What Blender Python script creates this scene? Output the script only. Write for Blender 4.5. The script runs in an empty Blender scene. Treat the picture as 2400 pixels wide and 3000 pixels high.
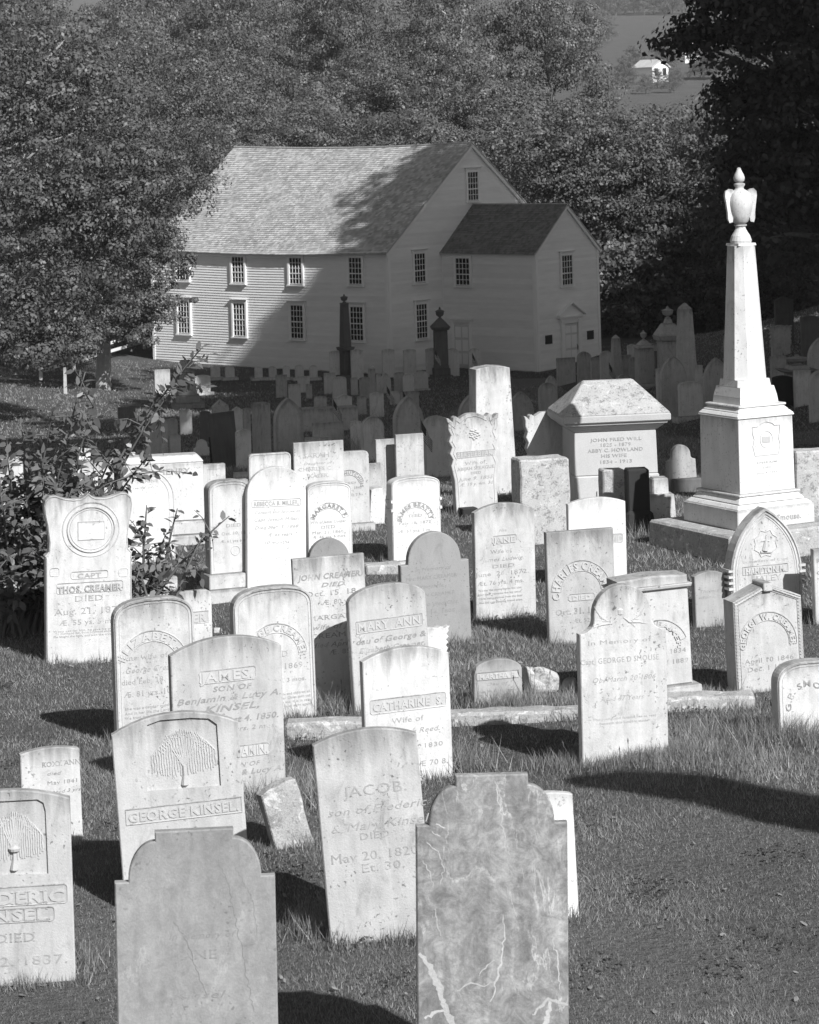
import bpy, bmesh, math, random
import numpy as np
from mathutils import Vector, Matrix
from mathutils.geometry import tessellate_polygon

R = math.radians
sc = bpy.context.scene
rng = np.random.default_rng(7)
random.seed(7)

# ------------------------------------------------------------------ camera
FP, CY, ROLL, EYE = 8000.0, 336.0, 0.0285, 10.55      # focal length and horizon in photo pixels (2400x3000)
cam_d = bpy.data.cameras.new('camera')
cam = bpy.data.objects.new('camera', cam_d); sc.collection.objects.link(cam)
cam.location = (0, 0, EYE); cam.rotation_euler = (R(90), ROLL, 0)
cam_d.sensor_fit = 'VERTICAL'; cam_d.sensor_height = 102.0; cam_d.lens = FP / 3000 * 102.0
cam_d.shift_y = -(1500 - CY) / 3000
cam_d.clip_start = 0.5; cam_d.clip_end = 4000
sc.camera = cam
cam_d.dof.use_dof = True; cam_d.dof.focus_distance = 24.0; cam_d.dof.aperture_fstop = 36.0
# ------------------------------------------------------------------ world, sun, exposure
SUN_AZ, SUN_EL = R(34), R(37.5)          # azimuth: to the right of straight behind the camera
w = bpy.data.worlds.new('World'); sc.world = w; w.use_nodes = True
nt = w.node_tree; bg = nt.nodes['Background']
sky = nt.nodes.new('ShaderNodeTexSky'); sky.sky_type = 'NISHITA'; sky.sun_disc = False
sky.sun_elevation = SUN_EL; sky.sun_rotation = math.pi - SUN_AZ
bw = nt.nodes.new('ShaderNodeRGBToBW')
nt.links.new(sky.outputs[0], bw.inputs[0]); nt.links.new(bw.outputs[0], bg.inputs[0])
bg.inputs[1].default_value = 0.066
sl = bpy.data.lights.new('sun', 'SUN'); sl.energy = 5.0; sl.angle = R(0.53); sl.color = (1, 1, 1)
so = bpy.data.objects.new('sun', sl); sc.collection.objects.link(so)
S = Vector((math.sin(SUN_AZ) * math.cos(SUN_EL), -math.cos(SUN_AZ) * math.cos(SUN_EL), math.sin(SUN_EL)))
so.rotation_euler = S.to_track_quat('Z', 'Y').to_euler(); so.location = S * 60
vs = sc.view_settings; vs.view_transform = 'Standard'; vs.look = 'None'; vs.exposure = 0.36; vs.gamma = 1
vs.use_curve_mapping = False
sc.render.engine = 'CYCLES'
sc.cycles.max_bounces = 5; sc.cycles.diffuse_bounces = 3; sc.cycles.glossy_bounces = 2
sc.cycles.transmission_bounces = 3; sc.cycles.transparent_max_bounces = 4

# ------------------------------------------------------------------ helpers
COL = sc.collection
def tag(o, label=None, cat=None, group=None, kind=None):
    if label: o['label'] = label
    if cat: o['category'] = cat
    if group: o['group'] = group
    if kind: o['kind'] = kind
    return o
def link(name, me, mat=None, parent=None, loc=None, rot=None):
    o = bpy.data.objects.new(name, me); COL.objects.link(o)
    if mat is not None and me is not None and not me.materials: me.materials.append(mat)
    if parent is not None: o.parent = parent
    if loc is not None: o.location = loc
    if rot is not None: o.rotation_euler = rot
    return o
def empty(name, loc=(0, 0, 0), rot=(0, 0, 0)):
    o = bpy.data.objects.new(name, None); COL.objects.link(o); o.location = loc; o.rotation_euler = rot
    o.empty_display_size = 0.2
    return o
def fast_mesh(name, V, F, smooth=False):
    """V (n,3) array, F (m,k) array of equal sized faces"""
    me = bpy.data.meshes.new(name); V = np.asarray(V, np.float32); F = np.asarray(F, np.int32)
    me.vertices.add(len(V)); me.vertices.foreach_set('co', V.ravel())
    m, k = F.shape
    me.loops.add(m * k); me.loops.foreach_set('vertex_index', F.ravel())
    me.polygons.add(m); me.polygons.foreach_set('loop_start', np.arange(0, m * k, k, dtype=np.int32))
    me.polygons.foreach_set('loop_total', np.full(m, k, np.int32))
    if smooth: me.polygons.foreach_set('use_smooth', np.ones(m, bool))
    me.update(calc_edges=True)
    return me
class MB:
    """collects faces and links them as one mesh object"""
    def __init__(s): s.v = []; s.f = []
    def add(s, vs_, fs_):
        n = len(s.v); s.v += [tuple(p) for p in vs_]; s.f += [tuple(i + n for i in f) for f in fs_]
        return s
    def frustum(s, w0, d0, w1, d1, z0, z1, cx=0, cy=0):
        v = [(cx + a * w0 / 2, cy + b * d0 / 2, z0) for a, b in ((-1, -1), (1, -1), (1, 1), (-1, 1))] + \
            [(cx + a * w1 / 2, cy + b * d1 / 2, z1) for a, b in ((-1, -1), (1, -1), (1, 1), (-1, 1))]
        return s.add(v, [(0, 3, 2, 1), (4, 5, 6, 7), (0, 1, 5, 4), (1, 2, 6, 5), (2, 3, 7, 6), (3, 0, 4, 7)])
    def box(s, x0, x1, y0, y1, z0, z1):
        return s.frustum(x1 - x0, y1 - y0, x1 - x0, y1 - y0, z0, z1, (x0 + x1) / 2, (y0 + y1) / 2)
    def lathe(s, prof, n=20, cx=0, cy=0, z=0):
        b = len(s.v)
        for r, h in prof:
            for i in range(n):
                a = 2 * math.pi * i / n
                s.v.append((cx + r * math.cos(a), cy + r * math.sin(a), z + h))
        for j in range(len(prof) - 1):
            for i in range(n):
                k = (i + 1) % n
                s.f.append((b + j * n + i, b + j * n + k, b + (j + 1) * n + k, b + (j + 1) * n + i))
        s.f.append(tuple(b + i for i in range(n))[::-1]); s.f.append(tuple(b + (len(prof) - 1) * n + i for i in range(n)))
        return s
    def tube(s, pts, radii, n=7):
        b = len(s.v); pts = [Vector(p) for p in pts]
        for i, p in enumerate(pts):
            d = (pts[min(i + 1, len(pts) - 1)] - pts[max(i - 1, 0)]).normalized()
            x = d.orthogonal().normalized(); y = d.cross(x)
            if i and (x.dot(px) < 0): x = -x; y = -y
            if i:
                x = (px - d * px.dot(d)).normalized(); y = d.cross(x)
            px = x
            for k in range(n):
                a = 2 * math.pi * k / n
                s.v.append(tuple(p + (x * math.cos(a) + y * math.sin(a)) * radii[i]))
        for j in range(len(pts) - 1):
            for k in range(n):
                q = (k + 1) % n
                s.f.append((b + j * n + k, b + j * n + q, b + (j + 1) * n + q, b + (j + 1) * n + k))
        s.f.append(tuple(b + (len(pts) - 1) * n + k for k in range(n)))
        return s
    def build(s, name, mat, parent=None, smooth=False, bevel=0, **k):
        me = bpy.data.meshes.new(name); me.from_pydata(s.v, [], s.f)
        bm = bmesh.new(); bm.from_mesh(me)
        if bevel:
            bmesh.ops.bevel(bm, geom=[e for e in bm.edges if len(e.link_faces) == 2 and e.calc_face_angle(0) > 0.6],
                            offset=bevel, segments=1, affect='EDGES', clamp_overlap=True)
        bmesh.ops.recalc_face_normals(bm, faces=bm.faces); bm.to_mesh(me); bm.free()
        if smooth: me.polygons.foreach_set('use_smooth', np.ones(len(me.polygons), bool))
        o = link(name, me, mat, parent, **k)
        if name == 'inscription': o['kind'] = 'stuff'
        return o

# ------------------------------------------------------------------ terrain
KN = [(-40, 0.9), (-6, 1.2), (0, 1.65), (5, 3.1), (10, 4.35), (13, 4.6), (15, 4.5), (18, 4.32), (24, 4.35), (28, 4.2), (31, 4.35),
      (40, 5.3), (53, 6.5), (70, 8.0), (90, 9.5), (105, 10.5), (140, 10.5), (200, 8), (300, 4), (450, -4), (600, -13.2), (800, -27), (1100, -50), (1700, -90)]
_y = np.arange(-40, 1700, 0.5)
_h = EYE - np.interp(_y, [k[0] for k in KN], [k[1] for k in KN])
_ker = np.hanning(9); _ker /= _ker.sum()
_h = np.convolve(np.pad(_h, 4, mode='edge'), _ker, 'valid')
def ground(x, y):
    x = np.asarray(x, float); y = np.asarray(y, float)
    h = np.interp(y, _y, _h)
    near = np.clip(1 - np.abs(y - 20) / 60, 0, 1)
    h = h + 0.03 * near * (np.sin(1.3 * x + 0.6 * y) + np.sin(0.9 * y - 1.7 * x + 1.0) * 0.7)
    b = np.clip((y - 45) / 25, 0, 1) * np.clip((125 - y) / 20, 0, 1)
    h = h + b * 0.27 * np.clip(x - 5.5, 0, 14)
    h = h + np.clip((y - 60) / 25, 0, 1) * np.clip((130 - y) / 20, 0, 1) * 0.12 * np.clip(-9.5 - x, 0, 10)
    far = np.clip((y - 120) / 200, 0, 1)
    h = h + far * 1.5 * np.sin(x * 0.013 + y * 0.011)
    return h
def gz(x, y): return float(ground(x, y))
def ray(px, py):
    A = px - 1200; B = CY - py; c, s_ = math.cos(ROLL), math.sin(ROLL)
    return (A * c + B * s_) / FP, (B * c - A * s_) / FP
def at(px, py, y):
    a, b = ray(px, py); return Vector((a * y, y, EYE + b * y))
def hit(px, py, y0=11.0, y1=1200.0):
    a, b = ray(px, py); t = y0; dt = 0.1
    while t < y1:
        if EYE + b * t < gz(a * t, t): break
        t += dt * (1 + t * 0.01)
    return t

# ------------------------------------------------------------------ materials
def newmat(name):
    m = bpy.data.materials.new(name); m.use_nodes = True
    t = m.node_tree; b = t.nodes['Principled BSDF']; b.inputs['Roughness'].default_value = 0.85
    b.inputs['Specular IOR Level'].default_value = 0.25
    return m, t, b
def N(t, ty, **k):
    n = t.nodes.new(ty)
    for a, v in k.items():
        if a.startswith('i_'):
            key = a[2:]; n.inputs[int(key) if key.isdigit() else key.replace('_', ' ')].default_value = v
        else: setattr(n, a, v)
    return n
def M2(t, op, a, b=None, clamp=False):
    n = t.nodes.new('ShaderNodeMath'); n.operation = op; n.use_clamp = clamp
    for i, v in enumerate((a, b)):
        if v is None: continue
        if isinstance(v, (int, float)): n.inputs[i].default_value = v
        else: t.links.new(v, n.inputs[i])
    return n.outputs[0]
def MR(t, v, a, b, c=0.0, d=1.0, smooth=True):
    n = t.nodes.new('ShaderNodeMapRange'); n.interpolation_type = 'SMOOTHSTEP' if smooth else 'LINEAR'
    t.links.new(v, n.inputs[0])
    for i, q in enumerate((a, b, c, d)): n.inputs[i + 1].default_value = q
    return n.outputs[0]
def coords(t, scale=(1, 1, 1), rot=(0, 0, 0), kind='Object', rnd=True):
    tc = t.nodes.new('ShaderNodeTexCoord'); mp = t.nodes.new('ShaderNodeMapping')
    mp.inputs['Scale'].default_value = scale; mp.inputs['Rotation'].default_value = rot
    src = tc.outputs[kind]
    if rnd:
        oi = t.nodes.new('ShaderNodeObjectInfo'); vm = t.nodes.new('ShaderNodeVectorMath'); vm.operation = 'ADD'
        ml = M2(t, 'MULTIPLY', oi.outputs['Random'], 37.0)
        t.links.new(src, vm.inputs[0]); t.links.new(ml, vm.inputs[1]); src = vm.outputs[0]
    t.links.new(src, mp.inputs[0]); return mp.outputs[0]
def noise(t, vec, scale, detail=4, rough=0.55, dist=0.0):
    n = N(t, 'ShaderNodeTexNoise', i_Scale=scale, i_Detail=detail, i_Roughness=rough, i_Distortion=dist)
    t.links.new(vec, n.inputs['Vector']); return n.outputs[0]
def bump(t, b, h, strength=0.3, dist=0.01):
    n = N(t, 'ShaderNodeBump', i_Strength=strength, i_Distance=dist); t.links.new(h, n.inputs['Height'])
    t.links.new(n.outputs[0], b.inputs['Normal'])
def stone_mat(name, base, mottle=0.12, streak=0.15, top=0.5, spots=0.0, spot_col=0.1, vein=0.0, vein_rot=(0, 0, 0),
              fine=0.08, bmp=0.25, white=0.0, random_var=0.1, light_spots=0.0, specks=0.0, worn=0.0):
    m, t, b = newmat(name)
    c = coords(t); v = None
    n1 = noise(t, c, 5, 5, 0.6); n2 = noise(t, coords(t, (16, 16, 1.6)), 1.0, 4, 0.6, 0.4); n3 = noise(t, c, 90, 3, 0.7)
    oi = t.nodes.new('ShaderNodeObjectInfo')
    k = M2(t, 'ADD', M2(t, 'MULTIPLY', M2(t, 'SUBTRACT', n1, 0.5), mottle * 4), 1.0)
    k = M2(t, 'ADD', k, M2(t, 'MULTIPLY', M2(t, 'SUBTRACT', n2, 0.5), streak * 3))
    k = M2(t, 'ADD', k, M2(t, 'MULTIPLY', M2(t, 'SUBTRACT', n3, 0.5), fine * 3))
    k = M2(t, 'ADD', k, M2(t, 'MULTIPLY', M2(t, 'SUBTRACT', oi.outputs['Random'], 0.5), random_var * 2))
    v = M2(t, 'MULTIPLY', k, base)
    if vein:
        vc = coords(t, (1, 1, 1), vein_rot)
        s1 = noise(t, coords(t, (9, 9, 1.4), vein_rot), 1.0, 6, 0.6, 1.2)
        v = M2(t, 'MULTIPLY', v, MR(t, s1, 0.3, 0.7, 1 - vein * .6, 1 + vein * 0.5))
        sw = noise(t, vc, 4.0, 9, 0.8, 1.3); sw2 = noise(t, vc, 13.0, 8, 0.75, 1.8)
        v = M2(t, 'MULTIPLY', v, MR(t, sw, 0.36, 0.64, 1 - vein * .9, 1 + vein * 0.8, False))
        v = M2(t, 'MULTIPLY', v, MR(t, sw2, 0.35, 0.65, 1 - vein * .9, 1 + vein * 0.8, False))
        n4 = noise(t, coords(t, (3.4, 3.4, 1.3), vein_rot), 1.0, 9, 0.62, 0.5); a4 = M2(t, 'ABSOLUTE', M2(t, 'SUBTRACT', n4, 0.5))
        wv = MR(t, a4, 0.0, 0.013, 1.0, 0.0)
        n5 = noise(t, vc, 4.5, 4, 0.6, 0.6)
        wv = M2(t, 'MULTIPLY', wv, MR(t, n5, 0.44, 0.6))
        if white > .2:
            tg = t.nodes.new('ShaderNodeTexCoord'); sg = t.nodes.new('ShaderNodeSeparateXYZ'); t.links.new(tg.outputs['Generated'], sg.inputs[0])
            n6 = noise(t, coords(t, (1.6, 1.6, .8), (0, R(20), 0)), 1.6, 8, 0.6, 0.35); w2 = MR(t, M2(t, 'ABSOLUTE', M2(t, 'SUBTRACT', n6, 0.5)), 0.005, 0.012, 1.0, 0.0)
            wv = M2(t, 'MAXIMUM', wv, M2(t, 'MULTIPLY', w2, MR(t, sg.outputs[2], 0.25, 0.62, 1.3, 0.25)))
        v = M2(t, 'ADD', v, M2(t, 'MULTIPLY', wv, white))
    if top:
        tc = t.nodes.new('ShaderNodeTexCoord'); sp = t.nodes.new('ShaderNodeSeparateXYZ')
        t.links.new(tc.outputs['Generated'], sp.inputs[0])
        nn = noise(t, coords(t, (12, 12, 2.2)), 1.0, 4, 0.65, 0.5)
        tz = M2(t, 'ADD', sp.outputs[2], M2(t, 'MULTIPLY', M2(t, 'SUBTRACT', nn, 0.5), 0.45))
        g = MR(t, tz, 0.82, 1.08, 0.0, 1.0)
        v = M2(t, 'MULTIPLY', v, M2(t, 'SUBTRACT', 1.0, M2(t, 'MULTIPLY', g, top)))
    if spots:
        s2 = noise(t, c, 13, 5, 0.7, 0.5); s3 = noise(t, c, 60, 3, 0.7)
        f_ = MR(t, M2(t, 'ADD', M2(t, 'MULTIPLY', s2, 0.6), M2(t, 'MULTIPLY', s3, 0.5)), 0.545, 0.66)
        f_ = M2(t, 'MULTIPLY', f_, spots)
        v = M2(t, 'ADD', M2(t, 'MULTIPLY', v, M2(t, 'SUBTRACT', 1.0, f_)), M2(t, 'MULTIPLY', f_, spot_col))
    if specks:
        s4 = noise(t, c, 46, 2, 0.5, 0.2); s5 = noise(t, c, 4.5, 3, 0.6)
        f_ = M2(t, 'MULTIPLY', MR(t, s4, 0.61, 0.70), MR(t, s5, 0.42, 0.62)); v = M2(t, 'MULTIPLY', v, M2(t, 'SUBTRACT', 1.0, M2(t, 'MULTIPLY', f_, specks)))
        s6 = noise(t, coords(t, (7, 7, 3)), 1.0, 6, 0.7, 0.9)
        v = M2(t, 'MULTIPLY', v, M2(t, 'SUBTRACT', 1.0, M2(t, 'MULTIPLY', MR(t, s6, 0.52, 0.75), specks * 0.55)))
    if light_spots:
        s2 = noise(t, c, 14, 3, 0.6, 0.6)
        f_ = M2(t, 'MULTIPLY', MR(t, s2, 0.57, 0.66), light_spots)
        v = M2(t, 'ADD', v, M2(t, 'MULTIPLY', f_, 0.25))
    if worn:
        s7 = noise(t, c, 12, 4, 0.7); v = M2(t, 'ADD', v, M2(t, 'MULTIPLY', MR(t, s7, 0.48, 0.72), worn))
    v = M2(t, 'MINIMUM', M2(t, 'MAXIMUM', v, 0.015), 0.82)
    t.links.new(v, b.inputs['Base Color'])
    bump(t, b, M2(t, 'ADD', n3, M2(t, 'MULTIPLY', n1, 0.8)), bmp, 0.006)
    return m
def plain(name, col, var=0.15, scale=20, bmp=0.1, rough=0.85):
    m, t, b = newmat(name); n = noise(t, coords(t), scale, 4, 0.6)
    v = M2(t, 'MULTIPLY', M2(t, 'ADD', M2(t, 'MULTIPLY', M2(t, 'SUBTRACT', n, 0.5), var * 4), 1.0), col)
    t.links.new(v, b.inputs['Base Color']); b.inputs['Roughness'].default_value = rough
    if bmp: bump(t, b, n, bmp, 0.01)
    return m
MT = {
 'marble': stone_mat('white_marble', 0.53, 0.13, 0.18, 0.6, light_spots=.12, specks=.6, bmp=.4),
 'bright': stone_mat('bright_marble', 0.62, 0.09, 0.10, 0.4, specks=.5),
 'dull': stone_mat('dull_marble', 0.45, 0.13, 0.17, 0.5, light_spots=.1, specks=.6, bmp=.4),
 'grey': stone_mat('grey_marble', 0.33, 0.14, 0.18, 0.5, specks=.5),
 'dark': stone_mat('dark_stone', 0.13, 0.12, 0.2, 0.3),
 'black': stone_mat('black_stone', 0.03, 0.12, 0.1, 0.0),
 'slate': stone_mat('grey_slate', 0.27, 0.09, 0.05, 0.12, vein=0.13, vein_rot=(0, R(24), 0), white=0.07, fine=0.13, specks=.35),
 'slate2': stone_mat('smooth_grey_slate', 0.265, 0.07, 0.05, 0.1, fine=0.09, specks=.35),
 'veined': stone_mat('veined_grey_marble', 0.27, 0.12, 0.03, 0.0, vein=0.34, vein_rot=(0, R(-35), 0), white=0.19, fine=0.14),
 'lichen': stone_mat('lichened_granite', 0.42, 0.12, 0.05, 0.0, spots=0.75, spot_col=0.14, fine=0.22, light_spots=0.4, bmp=0.5),
 'rough': stone_mat('rough_granite', 0.36, 0.16, 0.06, 0.0, spots=0.5, spot_col=0.12, fine=0.35, light_spots=0.8, bmp=0.9),
 'letter': stone_mat('stain_shade_inscription', 0.27, 0.1, 0.1, 0.0, fine=0.1, random_var=0, bmp=0, worn=.22),  # letter tones: grime plus the shade of engraved cuts, put into the colour
 'letterlight': stone_mat('carved_inscription', 0.33, 0.08, 0.1, 0.0, fine=0.05, random_var=0, bmp=0, worn=.15),
 'letterslate': stone_mat('worn_slate_inscription', 0.235, 0.12, 0.1, 0.0, fine=0.1),
 'relief': stone_mat('carved_relief', 0.47, 0.1, 0.1, 0.0, fine=0.1, random_var=0),
 'recess': stone_mat('stain_shade_recess', 0.42, 0.15, 0.15, 0.0, fine=0.15),  # ground darkened for grime and for the shade around raised letters
}
def leaf_mat(name, col, var=0.35, trans=0.25, gloss=0.03, nscale=0.6):
    m = bpy.data.materials.new(name); m.use_nodes = True; t = m.node_tree; t.nodes.clear()
    out = t.nodes.new('ShaderNodeOutputMaterial'); d = t.nodes.new('ShaderNodeBsdfDiffuse'); tr = t.nodes.new('ShaderNodeBsdfTranslucent')
    mx = t.nodes.new('ShaderNodeMixShader'); gl = t.nodes.new('ShaderNodeBsdfGlossy'); mg = t.nodes.new('ShaderNodeMixShader')
    gl.inputs['Roughness'].default_value = 0.45; gl.inputs['Color'].default_value = (0.7, 0.7, 0.7, 1)
    g = t.nodes.new('ShaderNodeNewGeometry'); oi = t.nodes.new('ShaderNodeObjectInfo')
    n = noise(t, coords(t, rnd=False), nscale, 3, 0.6)
    k = M2(t, 'ADD', M2(t, 'MULTIPLY', M2(t, 'SUBTRACT', g.outputs['Random Per Island'], 0.5), var), 1.0)
    k = M2(t, 'MULTIPLY', k, M2(t, 'ADD', M2(t, 'MULTIPLY', M2(t, 'SUBTRACT', n, 0.5), 1.4), 1.0))
    k = M2(t, 'MULTIPLY', k, M2(t, 'ADD', M2(t, 'MULTIPLY', oi.outputs['Random'], 0.3), 0.85))
    v = M2(t, 'MULTIPLY', k, col)
    t.links.new(v, d.inputs[0]); t.links.new(M2(t, 'MULTIPLY', v, 1.2), tr.inputs[0])
    mx.inputs[0].default_value = trans; t.links.new(d.outputs[0], mx.inputs[1]); t.links.new(tr.outputs[0], mx.inputs[2])
    mg.inputs[0].default_value = gloss; t.links.new(mx.outputs[0], mg.inputs[1]); t.links.new(gl.outputs[0], mg.inputs[2])
    t.links.new(mg.outputs[0], out.inputs[0])
    return m
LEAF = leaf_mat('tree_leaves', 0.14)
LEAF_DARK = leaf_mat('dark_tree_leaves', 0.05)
LEAF_BUSH = leaf_mat('shrub_leaves', 0.165, 0.6, 0.35, 0.06, 3.0)
BLADE = leaf_mat('grass_blades', 0.235, 0.9, 0.25, 0.04, 1.7)
BARK = plain('grey_bark', 0.13, 0.3, 8, 0.5)
BARK_PALE = plain('pale_bark', 0.38, 0.2, 8, 0.3)
def ground_mat():
    m, t, b = newmat('lawn_soil_and_grass')
    c = coords(t, rnd=False); n1 = noise(t, c, 0.35, 4, 0.6); n2 = noise(t, c, 22, 4, 0.7)
    v = M2(t, 'MULTIPLY', M2(t, 'ADD', M2(t, 'MULTIPLY', n1, 0.8), M2(t, 'MULTIPLY', n2, 1.3)), 0.095)
    t.links.new(v, b.inputs['Base Color']); b.inputs['Specular IOR Level'].default_value = 0.05
    bump(t, b, n2, 1.0, 0.05); return m
LAWN = ground_mat()
# ------------------------------------------------------------------ ground sheet
def grid_sheet(name, xs_of_y, ys, nx, lift=0.0):
    V = []
    for y in ys:
        a, b = xs_of_y(y); x = np.linspace(a, b, nx); V.append(np.stack([x, np.full(nx, y), ground(x, y) + lift], 1))
    V = np.concatenate(V); ny = len(ys)
    i = np.arange(nx - 1); F = []
    for j in range(ny - 1):
        p = j * nx + i; F.append(np.stack([p, p + 1, p + nx + 1, p + nx], 1))
    return fast_mesh(name, V, np.concatenate(F), True)
ys = np.concatenate([np.arange(-38, 10, 2), np.arange(10, 36, 0.25), np.arange(36, 130, 1.0), np.arange(130, 400, 8), np.arange(400, 1690, 40)])
tag(link('ground', grid_sheet('ground', lambda y: (-60 - 0.45 * abs(y), 60 + 0.45 * abs(y)), ys, 161), LAWN), kind='structure')

# paved drive through the hollow
DRIVE = plain('worn_asphalt', 0.12, 0.15, 6, 0.3)
def ribbon(name, mat, left, right, lift=0.012, sub=10, cross=6):
    V = []; rows = 0
    L = [at(px, py, hit(px, py)) for px, py in left]; Rr = [at(px, py, hit(px, py)) for px, py in right]
    for i in range(len(L) - 1):
        for k in range(sub + (i == len(L) - 2)):
            u = k / sub; a = L[i].lerp(L[i + 1], u); b = Rr[i].lerp(Rr[i + 1], u)
            for q in range(cross + 1):
                p = a.lerp(b, q / cross); V.append((p.x, p.y, gz(p.x, p.y) + lift))
            rows += 1
    F = [(r * (cross + 1) + q, r * (cross + 1) + q + 1, (r + 1) * (cross + 1) + q + 1, (r + 1) * (cross + 1) + q) for r in range(rows - 1) for q in range(cross)]
    return tag(link(name, fast_mesh(name, V, F, True), mat), kind='structure')
ribbon('drive', DRIVE, [(1270, 1242), (1385, 1152), (1480, 1112), (1640, 1108), (1800, 1180), (1960, 1278), (2200, 1268), (2450, 1262)],
       [(1300, 1300), (1430, 1235), (1560, 1190), (1650, 1200), (1760, 1262), (1900, 1322), (2150, 1312), (2450, 1306)])
# ------------------------------------------------------------------ gravestone outlines (x, z), clockwise from bottom left
def arc(cx, cz, rx, rz, a0, a1, n):
    return [(cx + rx * math.cos(R(a0 + (a1 - a0) * i / n)), cz + rz * math.sin(R(a0 + (a1 - a0) * i / n))) for i in range(n + 1)]
def outline(kind, w, h, k=None, z0=-0.15):
    W = w / 2; P = [(-W, z0)]
    if kind == 'flat': P += [(-W, h), (W, h)]
    elif kind == 'soft':
        r = min(0.12 * w, 0.05) if k is None else k
        P += arc(-W + r, h - r, r, r, 180, 90, 4) + arc(W - r, h - r, r, r, 90, 0, 4)
    elif kind == 'seg':
        s = (0.1 if k is None else k) * w; rad = (W * W + s * s) / (2 * s); a = math.degrees(math.asin(min(1, W / rad)))
        P += arc(0, h - rad, rad, rad, 90 + a, 90 - a, 12)
    elif kind == 'round':
        P += arc(0, h - W, W, W, 180, 0, 20)
    elif kind == 'oval':
        e = (0.33 if k is None else k) * w; P += arc(0, h - e, W, e, 180, 0, 20)
    elif kind == 'basket':      # flattened arch with tight corners
        e = (0.22 if k is None else k) * w
        P += [(W * math.copysign(abs(math.cos(R(a))) ** 0.72, math.cos(R(a))), h - e + e * abs(math.sin(R(a))) ** 0.8) for a in range(180, -1, -9)]
    elif kind == 'gothic':
        e = (0.85 if k is None else k) * w; rad = (W * W + e * e) / (2 * W); a = math.degrees(math.asin(min(1, e / rad)))
        P += arc(-W + rad, h - e, rad, rad, 180, 180 - a, 10) + arc(W - rad, h - e, rad, rad, a, 0, 10)[1:]
    elif kind == 'point':
        s = (0.18 if k is None else k) * w; P += [(-W, h - s), (0, h), (W, h - s)]
    elif kind == 'tymp':        # semicircle on square shoulders; k = radius / width
        r = (0.37 if k is None else k) * w; hs = h - r * 0.98
        P += [(-W, hs - 0.02)] + [(-r - 0.004, hs - 0.02)] + arc(0, hs, r, r, 180, 0, 18) + [(r + 0.004, hs - 0.02), (W, hs - 0.02)]
    elif kind == 'cove':        # round head running out through hollow shoulders
        r = 0.33 * w; hs = h - r * 1.0; q = W - r
        P += [(-W, hs - q * 1.5)] + [(-W, hs - q * 1.1)] + [(-r - q * (1 - math.sin(R(a))), hs - q * 1.1 + q * 0.85 * (1 - math.cos(R(a)))) for a in range(0, 91, 15)]
        P += arc(0, hs, r, r, 180, 0, 18)
        P += [(r + q * (1 - math.sin(R(a))), hs - q * 1.1 + q * 0.85 * (1 - math.cos(R(a)))) for a in range(90, -1, -15)] + [(W, hs - q * 1.5)]
    elif kind == 'block':       # square block on quarter rounds with shoulders
        b = W * 0.66 if k is None else k * w / 2; sh = W * 0.17; rr = W - sh - b; bh = 0.032 * h
        P += [(-W, h - bh - rr * 1.45)]
        P += [(-b - rr * math.cos(R(a)), h - bh - rr * 1.45 + rr * 1.45 * math.sin(R(a))) for a in range(0, 91, 10)]
        P += [(-b, h), (b, h)]
        P += [(b + rr * math.cos(R(a)), h - bh - rr * 1.45 + rr * 1.45 * math.sin(R(a))) for a in range(90, -1, -10)] + [(W, h - bh - rr * 1.45)]
    elif kind == 'ears':        # rounded ears, dipped top with a small centre point, waisted sides
        L = [(-0.97, 0.0), (-0.97, 0.62), (-0.985, 0.64), (-0.90, 0.665), (-0.885, 0.72), (-0.93, 0.82), (-0.985, 0.885), (-1.0, 0.93), (-0.97, 0.965), (-0.88, 0.99),
             (-0.74, 0.993), (-0.55, 0.975), (-0.35, 0.965), (-0.18, 0.968), (-0.07, 0.982), (0.0, 1.0)]
        P = [(-0.97 * W, z0)] + [(x * W, z * h) for x, z in L[1:]] + [(-x * W, z * h) for x, z in L[-2:0:-1]]
        P += [(0.97 * W, z0)]; return P
    elif kind == 'leafy':       # scrolled leaves at the corners
        L = [(-0.86, 0.0), (-0.88, 0.35), (-0.99, 0.5), (-0.90, 0.56), (-1.02, 0.62), (-0.92, 0.68), (-1.04, 0.74), (-0.94, 0.80), (-1.04, 0.86), (-1.03, 0.92), (-1.1, 0.975), (-1.0, 0.968),
             (-0.84, 0.93), (-0.80, 0.972), (-0.7, 0.985), (-0.55, 0.955), (-0.42, 0.975), (-0.2, 0.998), (0, 1.0)]
        P = [(-0.86 * W, z0)] + [(x * W, z * h) for x, z in L[1:]] + [(-x * W, z * h) for x, z in L[-2:0:-1]]
        P += [(0.86 * W, z0)]; return P
    elif kind == 'taper':
        P = [(-W, z0), (-W * .98, 0), (-W * .80, h - .03), (-W * .55, h - .012), (0, h), (W * .55, h - .012), (W * .80, h - .03), (W * .98, 0)]
    elif kind == 'broken':
        P += [(-W * 1.02, h * 0.4), (-W, h * 0.93), (-W * 0.5, h * 0.97), (0, h * 0.985), (W * 0.55, h), (W * 1.02, h * 0.96), (W, h * 0.5)]
    P += [(W, z0)]
    return P
def inset(P, d):
    n = len(P); out = []
    for i in range(n):
        a, b, c = Vector(P[i - 1]), Vector(P[i]), Vector(P[(i + 1) % n])
        e1 = (b - a); e2 = (c - b)
        e1 = e1.normalized() if e1.length > 1e-9 else Vector((0, 1)); e2 = e2.normalized() if e2.length > 1e-9 else e1
        n1 = Vector((e1.y, -e1.x)); n2 = Vector((e2.y, -e2.x)); m = n1 + n2
        m = m / max(0.35, m.dot(m) / 2) if m.length > 1e-6 else n1
        out.append((b.x + m.x * d * 1.0, b.y + m.y * d))
    return out
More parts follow.
